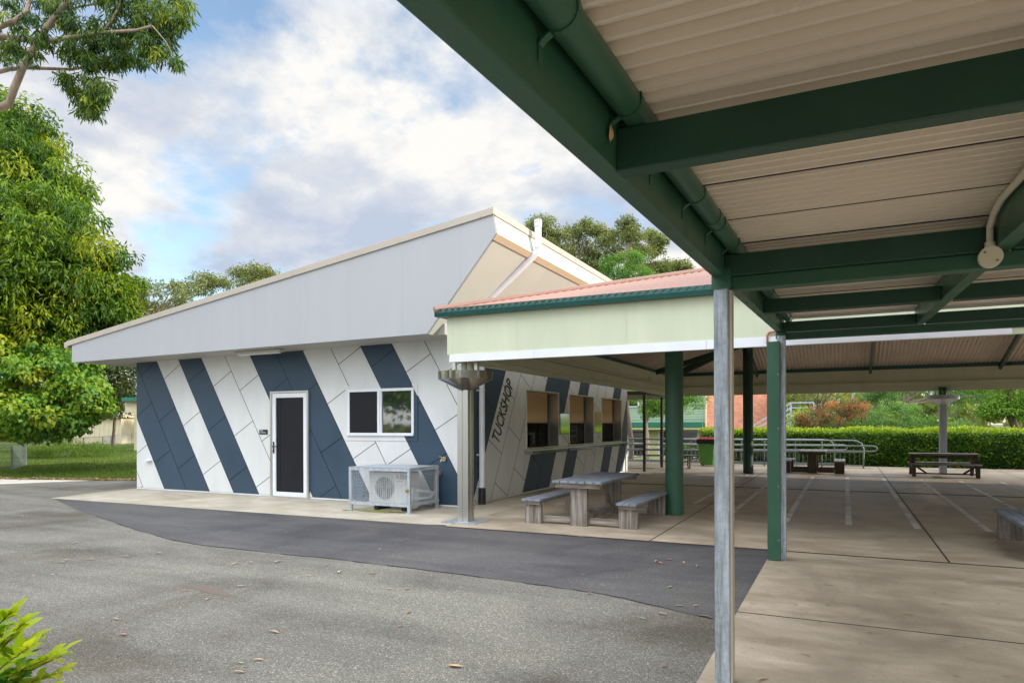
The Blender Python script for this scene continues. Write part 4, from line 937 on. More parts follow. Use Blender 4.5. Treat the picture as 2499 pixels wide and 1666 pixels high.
f = at(275, 1060, 46); tree('fence_tree', (f.x, f.y, 0), 'dark leafy tree beside the cream shed behind the fence', 'tree', [(cpt(285, 900, 46), (1.9, 2.0, 2.2)), (cpt(262, 985, 46), (1.5, 1.5, 1.3)), (cpt(320, 850, 47), (2.0, 2.2, 2.2)), (cpt(300, 965, 47), (1.2, 1.5, 1.4)), (cpt(235, 1000, 46), (1.3, 1.4, 1.0))], None, 130, 80, .6, (.19, .09), 'leaf dark', tr=.1, tone=.62, bias=.4)
# spotted gum branch overhanging from the left, close to the viewer
D0 = 13.0
def gp_(x, y, dd=0.0): return at(x*1.0625, y*1.0625, D0+dd)
gt = at(-520, 1035.6, 14.5); gum = thing('gum_tree', (gt.x, gt.y, 0), 'near gum tree reaching in from the upper left with pale branches and drooping leaves', 'tree')
m = MB(); A0 = gp_(-330, 420, .8); A1 = gp_(-190, 260, .4)
m.tube([(gt.x, gt.y, 0), (gt.x+.1, gt.y-.1, 3.0), A0], [.24, .20, .15], 10); m.tube([A0, A1], [.15, .10], 10)
def br(pts, r0, r1):
    v = [gp_(*p) for p in pts]; m.tube(v, [r0+(r1-r0)*i/(len(v)-1) for i in range(len(v))], 8, cap=False)
br([(-190, 260, .4), (-90, 255, .3), (-20, 252, .1), (20, 240, 0), (32, 205, 0), (55, 150, -.1), (75, 115, -.1), (108, 62, -.2), (140, 22, -.2), (170, -20, -.3)], .085, .045)
br([(-190, 260, .4), (-120, 130, .2), (-60, 100, .1), (10, 85, 0), (60, 92, -.1), (110, 95, -.1), (170, 85, -.2), (235, 76, -.3), (315, 70, -.4), (350, 60, -.5)], .075, .022)
br([(-90, 255, .3), (-40, 175, .4), (20, 160, .5), (60, 156, .5), (110, 158, .5), (165, 160, .4), (205, 152, .4), (245, 135, .3), (275, 115, .3)], .05, .015)
br([(120, 166, .5), (150, 180, .5), (185, 205, .4), (202, 228, .4), (206, 250, .4)], .022, .008)
br([(-120, 130, .2), (-60, 90, 0), (-10, 66, -.2), (35, 48, -.3), (62, 26, -.3), (70, -10, -.3)], .06, .035)
br([(235, 76, -.3), (258, 45, -.4), (275, 10, -.4), (282, -30, -.5)], .022, .014)
br([(75, 115, -.1), (110, 55, .1), (160, 20, .2), (250, 4, .3), (330, -8, .3)], .03, .012)
br([(275, 115, .3), (300, 110, .3), (330, 95, .2)], .015, .006); br([(350, 60, -.5), (380, 95, -.5), (402, 135, -.5)], .01, .004)
m.build('branch', 'bark pale', gum, smooth='all')
cs, rr, pr = [], [], []
for x, y, r_, n in ((395, 20, 48, 9), (365, 55, 45, 8), (330, 25, 55, 9), (420, 50, 26, 4), (300, 100, 50, 9), (340, 125, 38, 6), (255, 110, 45, 7), (235, 60, 40, 5), (205, 125, 42, 7), (170, 120, 36, 5), (190, 205, 44, 9), (225, 215, 40, 8), (205, 245, 32, 6), (160, 185, 22, 3), (380, 110, 18, 2), (402, 140, 15, 2), (75, 60, 50, 6), (40, 20, 45, 4), (140, 30, 40, 5), (60, 125, 28, 3), (180, 60, 35, 4), (90, 100, 25, 2), (20, 100, 25, 2), (100, 10, 45, 4), (30, 130, 22, 2), (290, 20, 45, 6), (250, -5, 40, 6), (160, -10, 40, 5), (-60, 60, 60, 5), (-90, 180, 60, 4), (270, 130, 35, 5)):
    for i in range(n*2):
        an = rnd.uniform(0, 6.28); q = r_*math.sqrt(rnd.random())*.85
        v = gp_(x+q*math.cos(an), y+q*math.sin(an)*.9, rnd.uniform(-.45, .5)); cs.append((v.x, v.y, v.z)); rr.append(.13); pr.append(0)
P_, A_, T_, O_ = clumps(cs, [r_*1.15 for r_ in rr], 42, .9, 1.1, .45, .42, .24, .18, .2)
leaves('foliage', P_, A_, .14, .030, T_, 'leaf overhang', gum, nrm=O_, jitter=1.0, seg=2, curl=.1)
# gums behind the roofs
def gumtree(x, ytop, d, w, h, label, seed, mname='leaf gum', blob=None):
    """far gum: several separate airy domes on visible pale limbs"""
    f = at(x, 1035.6, d); foot = (f.x, f.y, -1.0)
    bl = [(cpt(bx, by, d+rnd.uniform(-2, 2)), (br_*d/1666, br_*d/1666, br_*.62*d/1666)) for bx, by, br_ in blob]
    return tree('gum_tree', foot, label, 'tree', bl, None, len(bl)*26, 34, .0095*d, (.0046*d, .0017*d), mname, 'bark pale', .16, 'gum trees standing behind the tuckshop', limbs=len(bl)*2, droop=.5, tone=.45, ctone=.24, bias=.45, zmin=-.6, squash=.7)
gumtree(400, 700, 46, 0, 0, 'pale olive gum with layered crowns left of the tuckshop roof ridge', 1, blob=[(355, 705, 40), (420, 712, 45), (470, 705, 40), (505, 690, 38), (540, 700, 40), (330, 745, 40), (440, 745, 45), (380, 760, 45)])
gumtree(620, 670, 52, 0, 0, 'smaller rounded gum top peeping over the middle of the sloping roof', 2, blob=[(590, 668, 28), (620, 665, 32), (650, 672, 28), (615, 695, 40), (650, 700, 35)])
gumtree(1300, 560, 50, 0, 0, 'gum tree directly behind the white vent pipe', 3, blob=[(1325, 545, 30), (1305, 560, 28), (1330, 580, 35), (1362, 575, 30), (1345, 610, 40), (1300, 600, 35), (1375, 620, 35)])
gumtree(1430, 560, 52, 0, 0, 'gum with an airy split crown right of the vent pipe', 4, blob=[(1400, 565, 26), (1432, 552, 24), (1455, 565, 18), (1410, 600, 35), (1395, 640, 35), (1425, 650, 35), (1440, 620, 25), (1460, 655, 28)])
gumtree(1530, 545, 50, 0, 0, 'tallest spreading gum behind the red pavilion roof', 5, blob=[(1528, 548, 24), (1510, 575, 32), (1550, 575, 28), (1480, 590, 28), (1530, 610, 42), (1570, 620, 32), (1490, 630, 38), (1560, 655, 38), (1585, 578, 18), (1608, 590, 18), (1600, 610, 14), (1605, 650, 26)])
gumtree(1655, 645, 58, 0, 0, 'small gum low above the pavilion roof beside the canopy beam', 6, blob=[(1630, 650, 18), (1662, 650, 16), (1645, 668, 22), (1618, 668, 22), (1672, 660, 10)])
f = at(1540, 1035.6, 40); tree('dense_tree', (f.x, f.y, -1.0), 'rounded bright green tree in front of the gums above the red roof', 'tree', [(cpt(1505, 655, 40), (.9, .9, .9)), (cpt(1555, 660, 40), (1.35, 1.2, 1.1)), (cpt(1590, 690, 40), (.8, .9, .7)), (cpt(1520, 700, 40), (1.3, 1.2, 1.0))], None, 90, 80, .40, (.15, .06), 'leaf bright', tr=.16, tone=.4, bias=.6)
# hedge
hd = thing('clipped_hedge', (3.5, 28.3, 0), 'long clipped green hedge with yellow new growth along its top', 'hedge')
n = 26000; hx = rng.uniform(-5.2, 12.5, n); sel = rng.random(n); hy = np.where(sel < .62, 27.75+rng.normal(0, .05, n), 27.75+rng.random(n)*1.3); hz_ = np.where(sel < .62, .03+1.24*rng.random(n), 1.26+rng.normal(0, .045, n)+.03*np.sin(hx*2.1)+.02*np.sin(hx*5.3))
hy = hy+.06*np.sin(hx*1.7)*np.cos(hz_*4); ax = np.stack([rng.normal(0, .6, n), np.where(sel < .62, -.8, rng.normal(0, .5, n)), np.where(sel < .62, .2, 1.0)+rng.normal(0, .3, n)], 1)
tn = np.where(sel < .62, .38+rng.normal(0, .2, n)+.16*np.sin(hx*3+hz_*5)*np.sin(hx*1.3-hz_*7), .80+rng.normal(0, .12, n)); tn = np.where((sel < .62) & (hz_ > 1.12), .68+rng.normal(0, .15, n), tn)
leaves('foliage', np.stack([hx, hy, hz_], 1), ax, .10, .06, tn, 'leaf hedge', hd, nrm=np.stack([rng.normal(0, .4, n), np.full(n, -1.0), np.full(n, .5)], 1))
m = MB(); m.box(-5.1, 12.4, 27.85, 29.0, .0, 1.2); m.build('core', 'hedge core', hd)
f = at(1760, 1100, 28.6); tree('low_shrub', (f.x-1.2, 27.3, 0), 'low rounded shrub behind the handrail next to the wheelie bin', 'shrub', [((f.x-.4, 27.8, .55), (1.0, .4, .45)), ((f.x-1.6, 28.4, .45), (.6, .4, .35))], None, 70, 60, .22, (.08, .05), 'leaf hedge', tr=.03, tone=.4)
# behind the hedge
def gp2(x, y, d): return cpt(x, y, d)
f = at(2030, 1035, 33); tree('photinia_shrub', (f.x, f.y, -1.2), 'rounded shrub with red young leaves behind the hedge', 'shrub', [(gp2(2040, 1020, 33), (1.7, 1.2, .75)), (gp2(2080, 1000, 33), (.7, .8, .45)), (gp2(1985, 1035, 33), (.8, .8, .5))], None, 110, 90, .3, (.09, .04), 'leaf red', tr=.08, tone=.36, ctone=.28)
f = at(2170, 1035, 38); tree('feathery_bush', (f.x, f.y, -1.2), 'light green feathery bush just behind the middle of the hedge', 'bush', [(gp2(2180, 1010, 37), (1.5, 1.2, .7)), (gp2(2130, 1030, 37), (.9, 1, .5)), (gp2(2240, 1035, 36), (1.2, 1, .5)), (gp2(2330, 1045, 36), (1.1, 1, .35))], None, 150, 80, .34, (.13, .04), 'leaf soft', tr=.1, tone=.5)
f = at(2200, 1035, 46); tree('backdrop_tree', (f.x, f.y, -1.2), 'larger grey green tree rising behind the feathery bush', 'tree', [(gp2(2200, 935, 46), (2.0, 2, 1.4)), (gp2(2290, 945, 46), (1.9, 2, 1.4)), (gp2(2360, 965, 46), (1.8, 2, 1.6)), (gp2(2150, 970, 46), (1.5, 2, 1.2)), (gp2(2290, 880, 46), (3, 2, 1.6))], None, 190, 75, .55, (.19, .06), 'leaf soft', 'bark pale', tr=.2, tone=.3, limbs=12, bias=.3)
f = at(2480, 1035, 34); tree('shade_tree', (f.x+1.0, f.y, -1.2), 'yellow green shade tree hanging over the right end of the hedge', 'tree', [(gp2(2440, 930, 34), (1.9, 1.8, 1.2)), (gp2(2500, 985, 34), (1.4, 1.6, .9)), (gp2(2560, 900, 34), (2.5, 2, 2.0)), (gp2(2440, 1000, 34), (1.0, 1, .5))], None, 190, 85, .42, (.13, .075), 'leaf bright', tr=.22, tone=.62, limbs=10, bias=.4)
f = at(1990, 1035, 44); tree('open_tree', (f.x, f.y, -1.2), 'thin airy tree with fine branches against the pale sky beside the stairs', 'tree', [(gp2(1990, 965, 44), (1.7, 1.5, 1.2)), (gp2(2060, 960, 44), (1.8, 1.5, 1.0)), (gp2(1940, 990, 44), (1.0, 1.2, 1.0)), (gp2(2000, 900, 44), (2.6, 1.5, 1.2))], None, 85, 26, .45, (.17, .055), 'leaf gum', 'bark dark', tr=.10, tone=.55, limbs=22, bias=.2)
f = at(1930, 1060, 37); tree('yellow_shrub', (f.x, f.y, -1.2), 'yellowish shrub at the foot of the outside stairs', 'shrub', [(gp2(1940, 1040, 36), (.75, .8, .8)), (gp2(1960, 1020, 36), (.5, .6, .6))], None, 40, 60, .26, (.09, .05), 'leaf hibiscus', tr=.05, tone=.8)
# street tree behind the thin posts
f = at(1578, 1090, 36); tree('young_tree', (f.x, f.y, -1.1), 'slim branching tree before the weatherboard building seen between the thin posts', 'tree', [(gp2(1580, 965, 36), (1.3, 1.2, .9)), (gp2(1620, 945, 36), (1.4, 1.2, 1.0)), (gp2(1680, 975, 35.5), (1.0, .9, 1.2)), (gp2(1600, 1000, 36), (.8, .8, .6)), (gp2(1620, 900, 36), (2.0, 1.3, 1.0))], None, 150, 75, .30, (.12, .055), 'leaf bright', 'bark pale', tr=.09, tone=.62, limbs=16, bias=.3)
# trees behind the viewer, seen mirrored in the window and shading the yard edge
for i, (x, y, h) in enumerate(((-24, -9, 8.5), (-31, -14, 10), (-16, -16, 9))):
    tree('offscreen_tree', (x, y, 0), ('broad dark tree behind the viewer nearest the yard', 'tallest dark tree behind the viewer at the far side', 'dark tree behind the viewer at the middle of the row')[i], 'tree', [((x, y, h*.62), (3.2, 3.2, h*.34)), ((x+1.5, y+.5, h*.4), (2.2, 2.2, 1.6))], None, 110, 60, .8, (.34, .16), 'leaf bright', tr=.25, tone=.55)
# distant tree line all round, reading as one mass
n = 30000; an = rng.uniform(0, 2*math.pi, n); rad = rng.uniform(78, 110, n); hh = 5.6+2.2*np.sin(an*9)+1.8*np.sin(an*23+1)+1.2*np.sin(an*51)
px_ = np.stack([rad*np.cos(an), rad*np.sin(an)+10, -1.2+hh*rng.random(n)**.8], 1)
ft = leaves('far_trees', px_, rng.normal(0, 1, (n, 3)), 1.9, 1.3, .42+.2*np.sin(an*37)+rng.normal(0, .15, n), 'leaf gum', org=(0, 10, -1.2)); ft['kind'] = 'stuff'
for i, (x, y, h) in enumerate(((16.5, 7.5, 9.5), (17.5, 12.0, 10), (16.5, 17.5, 9.5))):  # unseen trees added out of frame to keep low sun off the yard
    tree('offscreen_tree', (x, y, 0), ('unseen tree added to block the sun, right of the walkway nearest the viewer', 'tallest unseen tree added to block the sun, beside the pavilion front', 'unseen tree added to block the sun, farthest along the pavilion')[i], 'tree', [((x, y, h*.74), (3.2, 3.9, h*.25)), ((x, y+1, h*.7 if y < 12 else h*.4), (2.4, 3.2, 1.8))], None, 280, 70, .9, (.36, .18), 'leaf dark', tr=.25, tone=.55)
# grass bank
gl = [(-19.0, 12.5), (-15.7, 13.9), (-15.7, 40), (-70, 45), (-60, 12.0), (-22.7, 11.5)]
sheet('grass_bank', [(-15.4, 14.0), (-15.4, 60), (-110, 60), (-110, 10.6), (-40, 10.6), (-22.6, 11.5), (-19.3, 12.3), (-17.5, 13.35)], .0025, 'lawn soil')
pts = []
while len(pts) < 42000:
    d = 14+46*rng.random()**1.7; x = rng.uniform(-40, 345); v = ray(x, 1035.6); p = CE+v*d
    if p.x > -15.9: continue
    if p.y < 11.45+max(0, (p.x+22.6))*.30 + .15*math.sin(p.x*3): continue
    pts.append((p.x, p.y, .003, d))
P_ = np.array(pts); n = len(P_); ax = np.stack([rng.normal(0, .35, n), rng.normal(0, .35, n), np.ones(n)], 1)
tn = .38+rng.normal(0, .16, n)+.15*np.sin(P_[:, 0]*.9+P_[:, 1]*.5); tn = np.where(rng.random(n) < .05, .98, tn)
g_ = leaves('grass', P_[:, :3], ax, .085, .022, tn, 'grass blade', org=(-25, 18, 0)); g_['kind'] = 'stuff'
n = 900; q = rng.random(n); ex = -23.5+q*7.6; ey = 11.35+np.maximum(0, ex+22.6)*.30+rng.normal(.05, .14, n)+.05*np.sin(ex*4)
keep = ex < -15.8
n2_ = 500; x2 = rng.uniform(-30, -16, n2_); y2 = rng.uniform(13, 22, n2_)
ex = np.concatenate([ex[keep], x2]); ey = np.concatenate([ey[keep], y2]); n = len(ex)
lt_ = leaves('leaf_litter', np.stack([ex, ey, np.full(n, .035)], 1), np.stack([rng.normal(size=n), rng.normal(size=n), rng.normal(0, .15, n)], 1), .11, .035, rng.random(n), 'litter', org=(-20, 13, 0), nrm=np.tile([0., 0, 1], (n, 1)), jitter=.3); lt_['kind'] = 'stuff'
f = ground(60, 1120); tree('tall_weeds', (f.x, f.y, 0), 'clump of tall weeds and grass around the wire fence corner', 'weeds', [((f.x+1.4, f.y+1.2, .35), (1.6, 1.2, .45)), ((f.x+1.0, f.y+2.6, .3), (1.4, 1.2, .3)), ((f.x+.2, f.y+.3, .2), (1.2, .6, .25))], None, 130, 60, .3, (.16, .02), 'grass blade', tr=.02, limbs=2, droop=-.7, tone=.35)
# wire fences
def wire_fence(label, pts, h, wires):
    p0 = pts[0]; t = thing('wire_fence', (p0[0], p0[1], 0), label, 'fence', 'low chain wire fences on the grass')
    for x, y in pts:
        m = MB(); m.tube([(x, y, 0), (x, y, h)], .03, 8); m.build('post', 'galvanised rail', t)
    m = MB(); m.tube([(x, y, h-.02) for x, y in pts], .018, 6); m.build('top_rail', 'galvanised rail', t)
    m = MB()
    for (xa, ya), (xb, yb) in zip(pts, pts[1:]):
        L = math.hypot(xb-xa, yb-ya); st = wires; k = int((L+h)/st)
        for i in range(-int(h/st), int(L/st)+1):
            for sgn in (1, -1):
                a = i*st; lo, hi = (a, a+h) if sgn > 0 else (a+h, a); z0, z1 = .04, h-.03
                # clip to the bay
                s0, s1 = lo/L, hi/L; zz0, zz1 = z0, z1
                if s0 == s1: continue
                def c_(sv): return zz0+(zz1-zz0)*(sv-s0)/(s1-s0)
                t0, t1 = max(0, min(1, s0)), max(0, min(1, s1))
                if abs(t0-t1) < 1e-4: continue
                m.tube([(xa+(xb-xa)*t0, ya+(yb-ya)*t0, c_(t0)), (xa+(xb-xa)*t1, ya+(yb-ya)*t1, c_(t1))], 0.0028, 3, cap=False)
    m.build('wire_mesh', 'galvanised rail', t)
wire_fence('near chain wire fence with a corner post at the left edge of the grass', [(-30.5, 13.0), (-28.2, 13.3), (-25.87, 13.61), (at(63, 1035, 26.5).x, at(63, 1035, 26.5).y)], .86, .10)
wire_fence('longer chain wire fence running along the back of the grass to the shed', [(-38.5, 22.9), (-39.8, 24.0), (-42.3, 26.3), (-44.9, 29.2), (-48, 31.8), (-51.5, 34.5), (-54.5, 38)], .86, .16)
# shed and pale outbuilding behind the fence
f1 = at(300, 1090, 58)
sh = thing('garden_shed', (f1.x, f1.y, 0), 'cream corrugated shed with a roller door beside the far end of the fence', 'shed')
def shedbox(x0, x1, z0, z1, d, name, mt, par, dy=2.5, rib=.0):
    a = at(x0, 1035.6, d); b = at(x1, 1035.6, d); m = MB(); u = Vector((b.x-a.x, b.y-a.y, 0)); nrm = Vector((-u.y, u.x, 0)).normalized()
    m.prism([Vector((a.x, a.y, z0)), Vector((b.x, b.y, z0)), Vector((b.x, b.y, z1)), Vector((a.x, a.y, z1))], nrm*dy)
    if rib:
        k = int(u.length/rib)
        for i in range(k): p = Vector((a.x, a.y, 0))+u*(i/k); m.prism([p+U0*z0, p+u*(.35/k)+U0*z0, p+u*(.35/k)+U0*z1, p+U0*z1], -nrm*.03)
    return m.build(name, mt, par)
shedbox(180, 296, 0, 2.25, 58, 'wall', 'cream shed', sh, 5, .4)
shedbox(176, 300, 2.26, 2.40, 57.6, 'roof', 'cream shed', sh, 5.6)
g2 = thing('garage', (f1.x+1, f1.y+1, 0), 'small cream garage with a narrow roller door next to the shed', 'garage')
shedbox(303, 345, 0, 3.3, 60, 'wall', 'cream shed', g2, 6, .5); shedbox(306, 319, .05, 2.6, 59.9, 'roller_door', 'beige capping', g2, .08)
a = at(302, 1035.6, 59.6); b = at(347, 1035.6, 59.6); m = MB(); m.prism([Vector((a.x, a.y, 3.31)), Vector((b.x, b.y, 3.31)), Vector((b.x, b.y, 3.4)), Vector((a.x*.5+b.x*.5, a.y*.5+b.y*.5, 3.9)), Vector((a.x, a.y, 3.7))], Vector((-3, 5.5, 0))); m.build('roof', 'cream shed', g2)
f2 = at(330, 1035.6, 40); ob = thing('outbuilding', (f2.x, f2.y, 0), 'pale outbuilding eave with green gutter showing past the left tuckshop corner', 'building')
shedbox(305, 350, 2.35, 2.98, 40, 'fascia_board', 'cream shed', ob, 3); shedbox(297, 350, 2.985, 3.2, 39.7, 'gutter', 'green trim', ob, 3.4); shedbox(327, 360, 0, 2.34, 42.0, 'wall', 'cream shed', ob, 1.0)
f3 = at(168, 1062, 34); sg2 = thing('notice_board', (f3.x, f3.y, 0), 'black board on a post behind the wire fence under the tree', 'sign')
m = MB(); m.prism([at(155, 1068, 34), at(180, 1068, 34), at(180, 1056, 34), at(168, 1050, 34), at(155, 1058, 34)], (-.02, .04, 0)); m.build('board', 'black plastic', sg2)
m = MB(); m.tube([(f3.x, f3.y+.06, 0), (f3.x, f3.y+.06, 1.9)], .04, 8); m.build('post', 'brown metal', sg2)
# covered way at the end of the tuckshop
cw = thing('covered_way', (-5.85, 22.9, 0), 'slim dark posts and low roof beam of the covered way past the tuckshop', 'walkway')
for y in (21.79, 24.13):
    m = MB(); m.box(-5.895, -5.815, y-.04, y+.04, .012, 2.50); m.build('post', 'brown metal', cw)
m = MB(); m.box(-6.4, -5.78, 21.78, 27, 2.502, 2.62); m.box(-9.0, -6.4, 22.0, 27, 2.55, 2.64); m.build('roof_beam', 'brown metal', cw)

# ------------------------------------------------------------------ school buildings behind
YG = 43.0; GR = -1.1
gb = thing('weatherboard_building', (-12, YG, GR), 'two storey pale green weatherboard classroom block behind the ramp', 'building')
m = MB(); x0, x1 = -24, -7.72; z = 1.85
while z < 6.5:
    m.add([(x0, YG-.025, z), (x1, YG-.025, z), (x1, YG-.003, z+.16), (x0, YG-.003, z+.16), (x0, YG+.1, z), (x1, YG+.1, z)], [(0, 1, 2, 3), (0, 4, 5, 1)]); z += .16
m.box(x0, x1, YG, YG+6, 1.6, 6.6); m.build('upper_wall', 'pale board', gb, rec=False)
m = MB(); m.box(x0, x1, YG+.3, YG+6, GR, 1.59); m.build('lower_wall', 'olive soffit', gb)
m = MB(); m.box(x0, x1-.1, YG-.5, YG-.03, 1.36, 1.66); m.build('awning', 'green trim', gb)
m = MB(); m.box(x0, x1-.1, YG-.45, YG+.3, 1.20, 1.355); m.build('awning_soffit', 'olive soffit', gb)
def bwin(xa, xb, za, zb, y, nx, nz, par=gb):
    m = MB(); m.box(xa, xb, y-.05, y+.02, za, za+.06); m.box(xa, xb, y-.05, y+.02, zb-.06, zb)
    for i in range(nx+1): x = xa+(xb-xa-.06)*i/nx; m.box(x, x+.06, y-.048, y+.02, za+.06, zb-.06)
    for i in range(1, nz): z = za+(zb-za)*i/nz; m.box(xa, xb, y-.045, y+.02, z, z+.05)
    w_ = m.build('window', 'white paint', par); m = MB(); m.box(xa+.05, xb-.05, y-.02, y+.01, za+.05, zb-.05); m.build('pane', 'window glass', w_)
bwin(-14.9, -11.6, -.55, 1.15, YG+.3, 3, 2); bwin(-10.7, -8.2, -.55, 1.15, YG+.3, 2, 2); bwin(-18.5, -15.4, -.55, 1.15, YG+.3, 3, 2)
bwin(-14.2, -11.9, 2.65, 4.2, YG-.03, 2, 1); bwin(-10.4, -9.4, 2.2, 3.6, YG-.03, 1, 2)
m = MB(); m.box(-9.3, x1, YG-.05, YG-.028, 2.72, 2.80); m.box(-9.3, x1-.02, YG-.035, YG-.026, 2.8, 5); m.build('cladding_panel', 'pale board', gb)
m = MB(); m.tube([(x1+.02, YG-.1, GR), (x1+.02, YG-.1, 6.5)], .06, 8); m.build('downpipe', 'cream shed', gb)
bb = thing('brick_building', (-5.6, YG, GR), 'red brick building beyond the ramp at the end of the weatherboard block', 'building')
bd = Vector((math.cos(R(50)), math.sin(R(50)), 0)); bn_ = Vector((-bd.y, bd.x, 0)); b0 = Vector((-7.67, YG-.01, 0)); rr_ = ray(1893, 1035)
tB = (rr_.x*b0.y-rr_.y*b0.x)/(rr_.y*bd.x-rr_.x*bd.y)
m = MB(); m.prism([(0, 0, 0), (tB, 0, 0), (tB, 0, 7.7), (0, 0, 7.7)], (0, 7, 0)); wl = m.build('wall', 'red brick', bb, org=(0, 0, 0)); wl.location = b0+U0*GR-bb.location; wl.rotation_euler = (0, 0, R(50))
m = MB(); m.prism([(-.05, -.4, 7.71), (tB+.3, -.4, 7.71), (tB+.3, -.4, 7.9), (-.05, -.4, 7.9)], (0, 7.6, 0)); rf_ = m.build('roof', 'green trim', bb, org=(0, 0, 0)); rf_.location = wl.location; rf_.rotation_euler = (0, 0, R(50))
st = thing('outside_stairs', (-4.2, YG-1.2, GR), 'galvanised outside stairs with handrails climbing past the brick wall', 'stairs')
a = at(1828, 1082, 41.2); b = at(1932, 1022, 41.2); yS = a.y
m = MB(); nst = 12
for i in range(nst):
    p = a.lerp(b, i/(nst-1)); m.box(p.x-.16, p.x+.16, a.y, a.y+1.0, p.z-.05, p.z)
m.build('tread', 'galvanised steel', st)
for yy in (a.y-.03, a.y+1.03):
    m = MB(); m.bar((a.x, yy, a.z-.1), (b.x, yy, b.z-.1), .05, .22); m.build('stringer', 'galvanised light', st)
    m = MB()
    for dz in (.35, .65, .95): m.tube([(a.x, yy, a.z+dz), (b.x, yy, b.z+dz), (b.x+1.25, yy, b.z+dz)], .022, 6)
    for q in (0, .5, 1): p = a.lerp(b, q); m.tube([(p.x, yy, p.z), (p.x, yy, p.z+.95)], .022, 6)
    m.tube([(b.x+1.25, yy, b.z), (b.x+1.25, yy, b.z+.95)], .022, 6); m.build('handrail', 'galvanised light', st)
m = MB(); m.box(b.x, b.x+1.3, a.y, a.y+1.0, b.z-.14, b.z-.02); m.build('landing', 'green trim', st)
m = MB(); m.tube([(b.x+.85, a.y+.1, GR), (b.x+.85, a.y+.1, b.z-.14)], .05, 8); m.tube([(b.x+.85, a.y+.9, GR), (b.x+.85, a.y+.9, b.z-.14)], .05, 8); m.build('post', 'galvanised light', st)
p = ground(1600, 1128, GR)
sheet('lower_lawn', [(-40, 29.6), (30, 29.6), (30, 60), (-40, 60)], GR, 'lawn soil')
n = 9000; lx = rng.uniform(-14, -4, n); ly = rng.uniform(30, 42.5, n)
g_ = leaves('grass', np.stack([lx, ly, np.full(n, GR+.01)], 1), np.stack([rng.normal(0, .3, n), rng.normal(0, .3, n), np.ones(n)], 1), .12, .03, .6+rng.normal(0, .15, n), 'grass blade', org=(-9, 36, GR)); g_['kind'] = 'stuff'

# ------------------------------------------------------------------ foreground shrub at the lower left
sp = at(-60, 1700, 2.55); shb = thing('garden_shrub', (sp.x, sp.y, 0), 'leafy garden shrub with bright yellow green leaves close to the viewer at lower left', 'shrub')
m = MB(); tips = []
for x0_, y0_, x1_, y1_, d0, d1 in ((-60, 1640, 60, 1520, 2.5, 2.42), (-60, 1700, 120, 1606, 2.5, 2.36), (-40, 1720, 150, 1640, 2.5, 2.40), (-60, 1600, 20, 1500, 2.6, 2.55), (-30, 1760, 110, 1690, 2.45, 2.3), (-60, 1660, 90, 1560, 2.6, 2.55), (-100, 1650, -10, 1560, 2.6, 2.6), (-60, 1690, 70, 1580, 2.4, 2.3), (-60, 1720, 150, 1600, 2.5, 2.45), (-60, 1670, 40, 1545, 2.5, 2.5)):
    a = at(x0_, y0_, d0); b = at(x1_, y1_, d1); f = Vector((sp.x+rnd.uniform(-.1, .1), sp.y+rnd.uniform(-.1, .1), 0))
    m.tube([f, f.lerp(a, .6)+Vector((rnd.uniform(-.05, .05), 0, 0)), a], [.010, .007, .005], 6); pts = [a.lerp(b, k/6)+U0*.012*math.sin(k/6*3.1) for k in range(7)]
    m.tube(pts, [.0045-.0005*k for k in range(7)], 6); tips.append((a, b))
m.build('stem', 'red stem', shb, smooth='all')
P_, A_, T_, NN = [], [], [], []
for a, b in tips:
    d = (b-a).normalized(); s_ = d.cross(U0).normalized()
    for k in range(22):
        u = k/21; p = a.lerp(b, u)+U0*.012*math.sin(u*3.1)
        sgn = 1 if k % 2 else -1
        ax = d*(.35+.6*u)+s_*sgn*(1.0-.6*u)*rnd.uniform(.6, 1.1)+U0*rnd.uniform(-.1, .7)
        P_.append(tuple(p)); A_.append(tuple(ax)); T_.append(.25+.5*u+rnd.uniform(-.2, .2)); NN.append((0, -.2, 1))
for i in range(170):
    p = at(rnd.uniform(-90, 60), rnd.uniform(1600, 1760), rnd.uniform(2.4, 2.75)); P_.append(tuple(p)); A_.append((rnd.uniform(-.3, 1), rnd.uniform(-.8, .5), rnd.uniform(-.2, .8))); T_.append(rnd.uniform(0, .6)); NN.append((0, -.3, 1))
leaves('foliage', P_, A_, .080, .034, np.array(T_), 'leaf shrub', shb, fold=.14, curl=.28, seg=5, nrm=np.array(NN, float), jitter=.45)

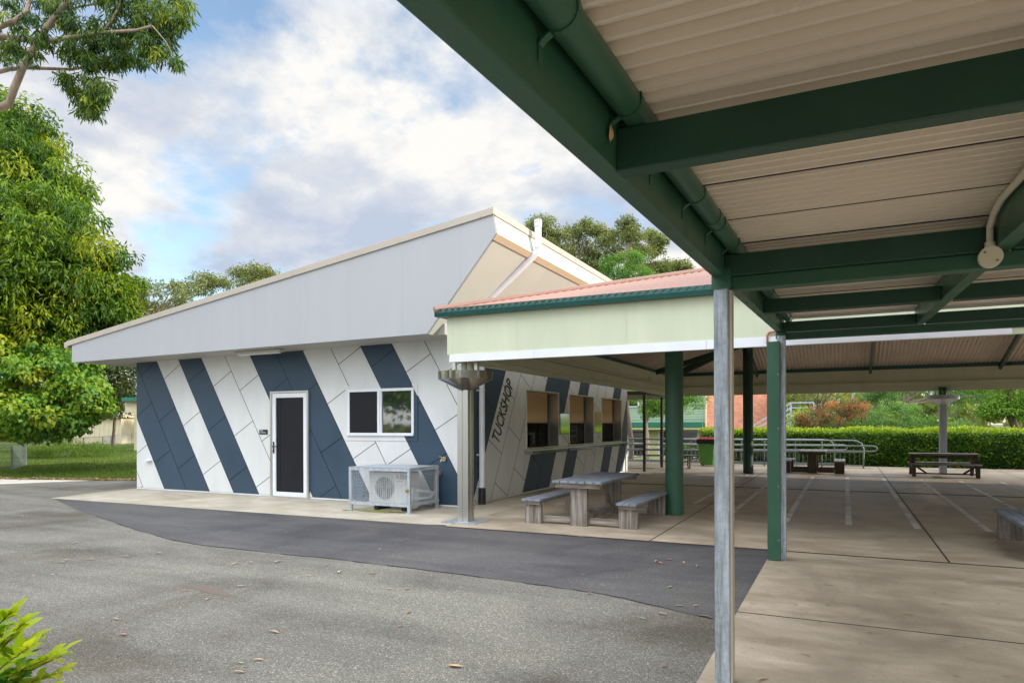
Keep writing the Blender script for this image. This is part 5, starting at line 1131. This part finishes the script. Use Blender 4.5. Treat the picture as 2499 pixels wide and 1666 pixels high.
# ------------------------------------------------------------------ fallen leaves, each its own object
def leaf_mesh(L, Wd, bend):
    m = MB(); vs = []; n = 6
    for i in range(n+1):
        u = i/n; w = Wd*math.sin(math.pi*(.04+.92*u))*.5; x = (u-.5)*L; y = bend*L*math.sin(u*3.14); z = .004+.006*abs(math.sin(u*3+.4))
        vs += [(x, y-w, z+.002), (x, y+w, z)]
    m.add(vs, [(2*i, 2*i+2, 2*i+3, 2*i+1) for i in range(n)]); return m
spots = [(158, 1367, 0), (150, 1372, 0), (183, 1323, 0), (85, 1404, 0), (125, 1402, 0), (223, 1365, 0), (305, 1358, 0), (387, 1350, 0), (453, 1440, 1), (508, 1461, 0), (566, 1417, 1), (587, 1430, 0), (637, 1400, 2), (575, 1375, 0), (610, 1372, 0), (680, 1370, 0), (800, 1378, 0), (752, 1404, 0), (830, 1395, 0), (280, 1510, 0), (298, 1549, 1), (668, 1542, 0), (582, 1640, 0), (590, 1616, 2), (630, 1610, 0), (126, 1597, 0), (908, 1399, 1), (948, 1437, 0), (995, 1437, 1), (930, 1340, 0), (1000, 1493, 1), (976, 1528, 1), (1110, 1625, 3), (1415, 1311, 0), (1425, 1402, 1), (1470, 1428, 0), (1440, 1448, 1), (1560, 1450, 2), (1632, 1432, 2), (1603, 1369, 0), (1613, 1373, 1), (1633, 1366, 1), (1670, 1372, 0), (1703, 1380, 0), (1615, 1498, 0), (1700, 1478, 0), (1720, 1503, 0), (1658, 1477, 2), (1570, 1508, 2), (1622, 1625, 1), (1710, 1326, 0), (555, 1255, 0), (460, 1290, 0), (430, 1325, 0), (185, 1325, 0), (50, 1259, 0), (1862, 1658, 0), (1930, 1470, 0), (2213, 1498, 0), (2124, 1543, 1)]
protos = []
for L_, w_, b_, mt in ((.105, .026, .10, 'dry leaf'), (.075, .030, .16, 'red leaf'), (.10, .024, -.14, 'green leaf'), (.13, .06, .06, 'dry leaf')):
    protos.append(leaf_mesh(L_, w_, b_).build('fallen_leaf', mt, org=(0, 0, 0), rec=False))
LBL = {0: 'narrow dry tan gum leaf lying flat on the paving', 1: 'short curled reddish brown leaf lying on the paving', 2: 'green fallen gum leaf lying on the asphalt', 3: 'large broad brown dead leaf on the asphalt near the bottom edge'}
used = set()
for x, y, k in spots:
    o = protos[k]
    if k in used: o = protos[k].copy(); COL.objects.link(o)
    used.add(k)
    v = ground(x, y, .006 if x < 1740 else .016); o.location = (v.x, v.y, v.z); o.rotation_euler = (rnd.uniform(-.05, .05), rnd.uniform(-.05, .05), YAW+rnd.uniform(-.5, .5)+(0 if rnd.random() < .7 else 1.2))
    s_ = rnd.uniform(.65, 1.0)*(1.3 if y < 1400 else 1.0); o.scale = (s_, s_, s_)
    tag(o, LBL[k], 'leaf', None if k == 3 else ('dry tan leaves scattered on the paving', 'reddish leaves scattered on the paving', 'green leaves scattered on the asphalt')[k])
m = leaf_mesh(.052, .034, .05); o = m.build('stuck_leaf', 'dry leaf', org=(0, 0, 0), rec=False); o.location = (CXI+.003, 1.955, 2.415); o.rotation_euler = (R(8), R(90), 0)
tag(o, 'dead orange leaf stuck on the inner face of the canopy edge beam', 'leaf')
